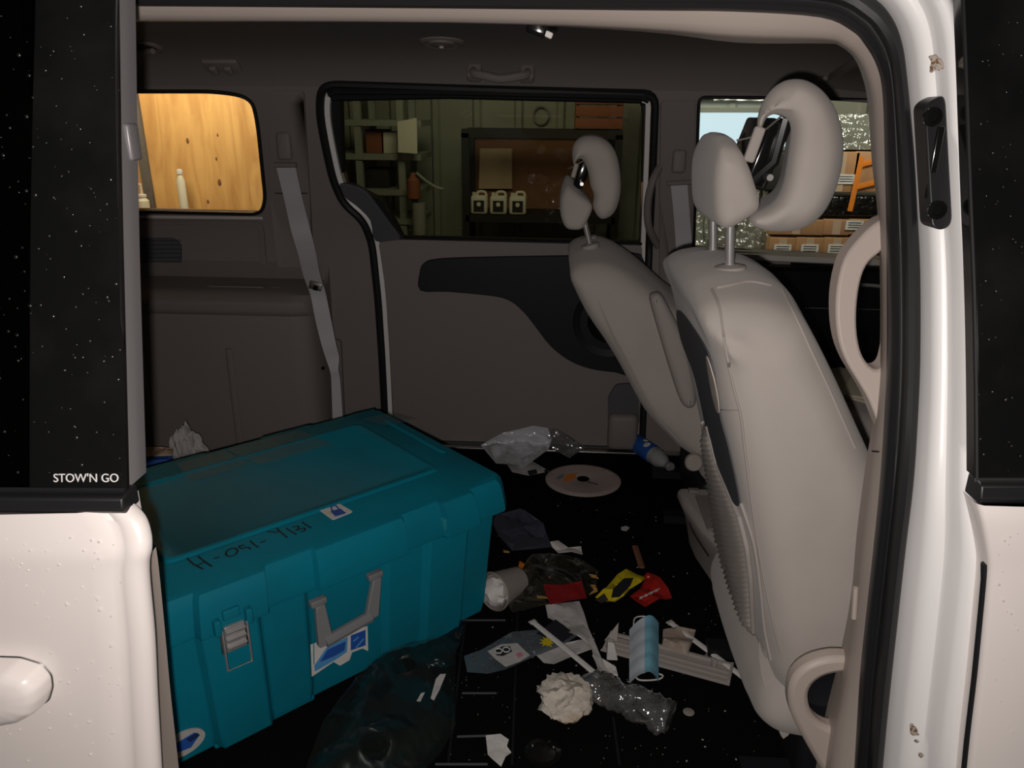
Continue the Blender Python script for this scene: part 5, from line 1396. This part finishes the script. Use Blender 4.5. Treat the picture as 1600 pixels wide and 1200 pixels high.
# grey plastic louvre piece
vp = thing('vent_trim', 'broken beige plastic trim strip with grooves lying under the mask', 'plastic trim', tuple(atZ(1060, 1040)))
va, vb = atZ(938, 1015, .008), atZ(1140, 1070, .008); vd = (vb - va).normalized(); vn = Vector((-vd.y, vd.x, 0)); vl = (vb - va).length
w1 = (atZ(1148, 1050, .008) - vb).dot(vn)
w1 = abs(w1) + .018
def VP(s_, t_, z): return va + vd * s_ * vl + vn * t_ * w1 + Vector((0, 0, z))
obj('strip_plate', MB().prism([VP(0, 0, -.004), VP(1, 0, -.004), VP(1, 1, -.004), VP(.05, .9, -.004)], (0, 0, .004)), M['fabric2'], vp, bev=.001)
for t_ in (.02, .30, .55, .98): obj('strip_ridge', MB().tube([VP(.02, t_, .003), VP(.99, t_, .003)], .0045 if t_ in (.02, .98) else .003, 4), M['fabric2'], vp)
for s_ in (.03, .99): obj('strip_end', MB().box(VP(s_, .5, .003), (.006, w1, .014), Matrix.Rotation(math.atan2(vd.y, vd.x), 3, 'Z'), .001), M['fabric2'], vp)
obj('clip_tab', MB().box(VP(.86, .7, .010), (.010, .012, .02), Matrix.Rotation(.4, 3, 'Z'), .002), M['fabric2'], vp)
obj('strip_fin', MB().prism([VP(.0, .5, .002), VP(.10, .6, .002), VP(.09, .8, .045)], vn * .003), M['fabric2'], vp)


def ball(px, py, r_, zc, squash, mt, name, label, cat, amp=.35, fr=26, sub_=4, parent=None, seed=0.0, stretch=(1, 1)):
    c = atZ(px, py, zc); b_ = bmesh.new(); bmesh.ops.create_icosphere(b_, subdivisions=sub_, radius=1); vs = []
    for v in b_.verts:
        d = v.co.normalized(); n1 = abs(noise.noise(d * 1.5 + Vector((seed, 0, 0)))); n2 = abs(noise.noise(d * 3.4 + Vector((0, seed, 3))))
        k = 1 - amp * n1 * 1.6 - amp * .6 * n2
        p = Vector((d.x * r_ * k * stretch[0], d.y * r_ * k * stretch[1], d.z * r_ * k * squash)); vs.append(c + p)
    mb_ = MB().add(vs, [tuple(v.index for v in f.verts) for f in b_.faces]); b_.free()
    zm = min(v.z for v in mb_.v)
    for v in mb_.v: v.z += .001 - zm
    o = obj(name, mb_, M[mt], parent, ang=22)
    if parent is None: tag(o, label, cat)
    return o


ball(882, 1096, .066, .03, .62, 'tissue', 'crumpled_tissue', 'stained crumpled tissue wad left of the crushed clear bottle', 'tissue', seed=3.1, fr=30)
# crushed clear bottle
p = atZ(905, 1068, .032); q = atZ(1048, 1122, .032)
cbz = thing('crushed_bottle', 'crushed clear plastic bottle lying beside the stained tissue', 'bottle', tuple((p + q) / 2 - Vector((0, 0, .03))))
ax = (q - p); ln = ax.length; ax.normalize(); sd_ = Vector((-ax.y, ax.x, 0)); rings = []
for i in range(64):
    t_ = i / 63; base_r = .034 * (1 if .12 < t_ < .96 else (.42 + .58 * max(0, t_) / .12 if t_ <= .12 else .9)); rg = []
    ridg = 1 + .022 * math.sin(t_ * 2 * PI * 11)
    for k in range(28):
        a_ = 2 * PI * k / 28; nn = noise.noise(Vector((t_ * 6, math.cos(a_) * 1.3, math.sin(a_) * 1.3)))
        rr_ = base_r * ridg * (1 + .42 * nn + .16 * noise.noise(Vector((t_ * 17, math.cos(a_) * 2.5, math.sin(a_) * 2.5 + 9)))); cr_ = 1 - .28 * math.exp(-((t_ - .42) / .15) ** 2)
        rg.append(p + ax * t_ * ln + sd_ * math.cos(a_) * rr_ * 1.18 * cr_ + Vector((0, 0, math.sin(a_) * rr_ * .78)))
    rings.append(rg)
mb_ = MB().loft(rings); zm = min(v.z for v in mb_.v)
for v in mb_.v: v.z += .001 - zm
obj('bottle_body', mb_, M['bottle'], cbz, ang=80)
nk = p - ax * .0
obj('bottle_neck', MB().revolve([(.014, 0), (.0145, -.006), (.017, -.007), (.017, -.010), (.013, -.011), (.013, -.02)], nk + Vector((0, 0, .0)), ax, 18, False), M['bottle'], cbz)
tp = thing('printed_tissue', 'small upright folded white tissue packet with blue print, left of the mask', 'tissue packet', tuple(atZ(955, 1055)))
pk_ = [atY(a, b, 1.42) for a, b in ((950, 1004), (960, 1006), (966, 1035), (969, 1055), (962, 1062), (952, 1060), (948, 1030))]
sh_ = .003 - min(v.z for v in pk_)
obj('packet', MB().prism([v + Vector((0, 0, sh_ * .0)) for v in pk_], (.0, .02, -.004)), M['white'], tp, bev=.002)
a = atY(953, 1040, 1.417); b = atY(967, 1037, 1.417); u = atY(952, 1031, 1.417)
text('printed_letters', 'MILL', .009, M['bluep'], a, b - a, u - a, tp)
patch('pink_tissue', ((925, 1028), (942, 1033), (962, 1045), (966, 1060), (945, 1058), (935, 1048)), 'pinkish white tissue shred under the printed packet', 'tissue', 'white', .006, .012, 24, seed=31)
patch('grey_scrap', ((1101, 1025), (1108, 1020), (1120, 1024), (1119, 1034), (1110, 1037), (1102, 1033)), 'small grey leaf-shaped scrap beside the long straw', 'scrap', 'grey', .003, .006, 30, res=.008)
patch('receipt_scrap', ((759, 1150), (782, 1149), (795, 1158), (792, 1168), (799, 1176), (790, 1186), (783, 1199), (770, 1190), (762, 1182)), 'crumpled white receipt scrap at the bottom edge of the floor', 'paper', 'white', .004, .010, 26, seed=41)
patch('white_corner', ((1166, 1031), (1180, 1029), (1186, 1046), (1184, 1056)), 'white paper corner poking out under the near seat', 'paper', 'white', .003, .003, 20, res=.01)
q = atZ(1076, 1113, .0); tag(obj('coin', MB().revolve([(.0105, 0), (.0115, .0006), (.0115, .0014), (.0105, .002)], q, (0, 0, 1), 20), M['cup']), 'small brown coin right of the crushed bottle', 'coin')
patch('white_chip', ((970, 825), (978, 822), (984, 825), (979, 830), (971, 829)), 'tiny white chip alone on the carpet under the disc', 'scrap', 'whitedim', .003, .003, 30, res=.006)

# black moulded tray in a clear bag, front of the trunk
bt_ = thing('black_moulding', 'glossy black moulded plastic part with two round holes, in front of the trunk', 'plastic part', tuple(atZ(620, 1120)))
pl = [atZ(*p, .02) for p in ((590, 1030), (640, 1022), (668, 1040), (690, 1062), (700, 1100), (700, 1140), (660, 1185), (600, 1230), (500, 1240), (490, 1190), (520, 1150), (545, 1110), (560, 1070))]
h1_ = atZ(632, 1048, .06); h2_ = atZ(586, 1168, .06)
def circ(c, r_, n=18): return [Vector((c.x + math.cos(2 * PI * k / n) * r_, c.y + math.sin(2 * PI * k / n) * r_)) for k in range(n)]
def hgt(a, b):
    q = Vector((a, b)); e = min((q - Vector((p.x, p.y))).length for p in cr(pl, 4, True)); h = .058 * min(1, e / .045) ** .6
    h += .022 * noise.noise(Vector((a * 11, b * 11, 2))) * min(1, e / .03)
    for c in (h1_, h2_):
        d = (q - Vector((c.x, c.y))).length; h += .018 * math.exp(-((d - .030) / .012) ** 2)
    return (a, b, max(.004, h + .004))
obj('moulding_shell', MB().sheet([(p.x, p.y) for p in cr(pl, 3, True)], [circ(h1_, .024), circ(h2_, .022)], hgt, (0, 0, -.003), .010), M['hardblack'], bt_, ang=60)
for c in (h1_, h2_): obj('hole_collar', MB().revolve([(.027, -.01), (.029, .0), (.026, .006), (.023, .0), (.022, -.03)], (c.x, c.y, .068), (0, 0, 1), 24, False), M['gloss'], bt_)
pb_ = ((478, 1215), (505, 1140), (560, 1060), (600, 1022), (655, 1008), (696, 1000), (714, 1012), (712, 1040), (712, 1140), (690, 1180), (640, 1235))
M['dkbag'] = film('dark_clear_bag', (.88, .90, .88), (.10, .13, .12), .04, .16, (6, .5, .03), .022)
o_ = patch('clear_bag', pb_, 'thin dark see-through bag draped over the black moulded part', 'bag', 'dkbag', .070, .030, 9, seed=51, res=.022)
tp2 = thing('stretch_film', 'crumpled dark plastic film at the foot of the trunk front', 'film', tuple(atZ(700, 975)))
patch('film_fold', ((610, 1030), (650, 1005), (690, 985), (722, 965), (724, 985), (716, 1020), (700, 1050), (660, 1050)), '', '', 'bagdark', .004, .03, 14, tp2, seed=55, res=.018)
for pxs, lb in ((((681, 1062), (688, 1055), (697, 1054), (688, 1076), (678, 1095), (673, 1092)), 'white paper tag on the black moulded part, the longer one'), (((651, 1096), (658, 1084), (664, 1083), (657, 1097)), 'small white tag on the black moulded part, the shorter one')):
    patch('paper_tag', pxs, lb, 'tag', 'whitedim', .100, .003, 20, res=.01, group='white tags on the black part')
# paper and card behind the tote at the left
def stand(px, py, y, r_, hh, name, label, mt, seed):
    c = atY(px, py, y); b_ = bmesh.new(); bmesh.ops.create_icosphere(b_, subdivisions=4, radius=1); vs = []
    for v in b_.verts:
        d = v.co.normalized(); k = 1 - .5 * abs(noise.noise(d * 1.6 + Vector((seed, 0, 0)))) - .35 * abs(noise.noise(d * 4 + Vector((0, seed, 0)))); tp_ = 1 - .35 * max(0, d.z)
        vs.append(Vector((c.x + d.x * r_ * k * tp_, c.y + d.y * r_ * .7 * k, (d.z * k + .8) * hh * .56)))
    mb_ = MB().add(vs, [tuple(v.index for v in f.verts) for f in b_.faces]); b_.free(); zm = min(v.z for v in mb_.v)
    for v in mb_.v: v.z += .001 - zm
    return tag(obj(name, mb_, M[mt], ang=22), label, 'paper')


pz = atY(290, 660, 2.12).z
stand(292, 690, 2.12, .075, pz, 'crumpled_paper', 'crumpled white paper standing up on the floor behind the tote', 'whitedim', 7.7)
cx_ = atY(240, 712, 2.06)
tb_ = thing('blue_carton', 'small dark blue carton behind the far left edge of the tote', 'carton', (cx_.x - .02, cx_.y, 0))
obj('carton_body', MB().box((cx_.x - .02, cx_.y, cx_.z / 2 + .002), (.14, .08, cx_.z - .002), Matrix.Rotation(.2, 3, 'Z'), .004), M['bluep'], tb_)
tag(obj('tan_paper', MB().sheet([(cx_.x - .05, cx_.y - .05), (cx_.x + .07, cx_.y - .02), (cx_.x + .05, cx_.y + .03), (cx_.x - .06, cx_.y + .02)], (), lambda a, b: (a, b, cx_.z + .012 + .016 * abs(noise.noise(Vector((a * 30, b * 30, 0))))), (0, 0, -.0015), .01), M['tan']), 'torn tan paper lying on the small blue carton behind the tote', 'paper')

# ---- crumbs and grit over the carpet
cm = MB()
for i in range(280):
    px, py = random.uniform(700, 1220), random.uniform(760, 1198); p = atZ(px, py, .0005); r_ = random.choice((.0005, .0007, .0008, .001, .0018))
    a_ = random.uniform(0, PI); cm.box(p + Vector((0, 0, r_ * .3)), (r_ * 2, r_ * 1.2, r_ * .6), Matrix.Rotation(a_, 3, 'Z'))
tag(obj('floor_crumbs', cm, M['whitedim'], kind='stuff'), 'pale crumbs and grit scattered over the black carpet', 'crumbs')

# ---- small pieces hang under the part they belong to (thing > part > sub-part)
SUB = dict(plate_bolt='contact_plate', plate_slot='contact_plate', handle_mount='grab_handle', air_vent_disc='air_vent', vent_knob='air_vent', lamp_recess='ceiling_lamp', loose_bezel='ceiling_lamp',
           hook_prong='coat_hook', grille_perforations='speaker_grille', tray_lid='storage_ledge', cup_recess='storage_ledge', panel_rib='storage_ledge', cup_well='cup_holder_trim', rust_chip='door_jamb',
           latch_bail='latch_plate', sticker_print='picture_sticker', sticker_trunk_print='oval_sticker', padlock_symbol='padlock_sticker', padlock_shackle='padlock_sticker', lid_panel='trunk_lid', lid_ridge='trunk_lid',
           marker_writing='trunk_lid', faint_writing='trunk_lid', foot_rail='trunk_body', post_guide='post', pocket_hem='ribbed_pocket', side_seam='backrest', cross_seam='backrest', print_line='shipping_label',
           badge='label', knot='plywood_sheet', tongue_slot='buckle_tongue', pocket_back='door_pocket', speaker_cone='speaker_ring', label_print='label_card', floor_slot='cabin_floor', carpet_joint='cabin_floor',
           floor_grommet='cabin_floor', bezel='ceiling_lamp', strip_ridge='strip_plate', spring_wire='hinge_plate', cross_pin='hinge_plate', linkage='hinge_plate')
base_ = lambda n: n.split('.')[0]
for root in [o for o in COL.objects if o.parent is None and o.type == 'EMPTY']:
    kids = [c for c in COL.objects if c.parent == root]
    for idx, c in enumerate(kids):
        tgt = SUB.get(base_(c.name))
        if not tgt: continue
        prev = [k for k in kids if base_(k.name) == tgt]
        if not prev: continue
        if tgt in ('post', 'shipping_label', 'label'):
            cen = lambda o: sum((v.co for v in o.data.vertices), Vector()) / max(1, len(o.data.vertices))
            prev.sort(key=lambda k: (cen(k) - cen(c)).length)
        c.parent = prev[0]
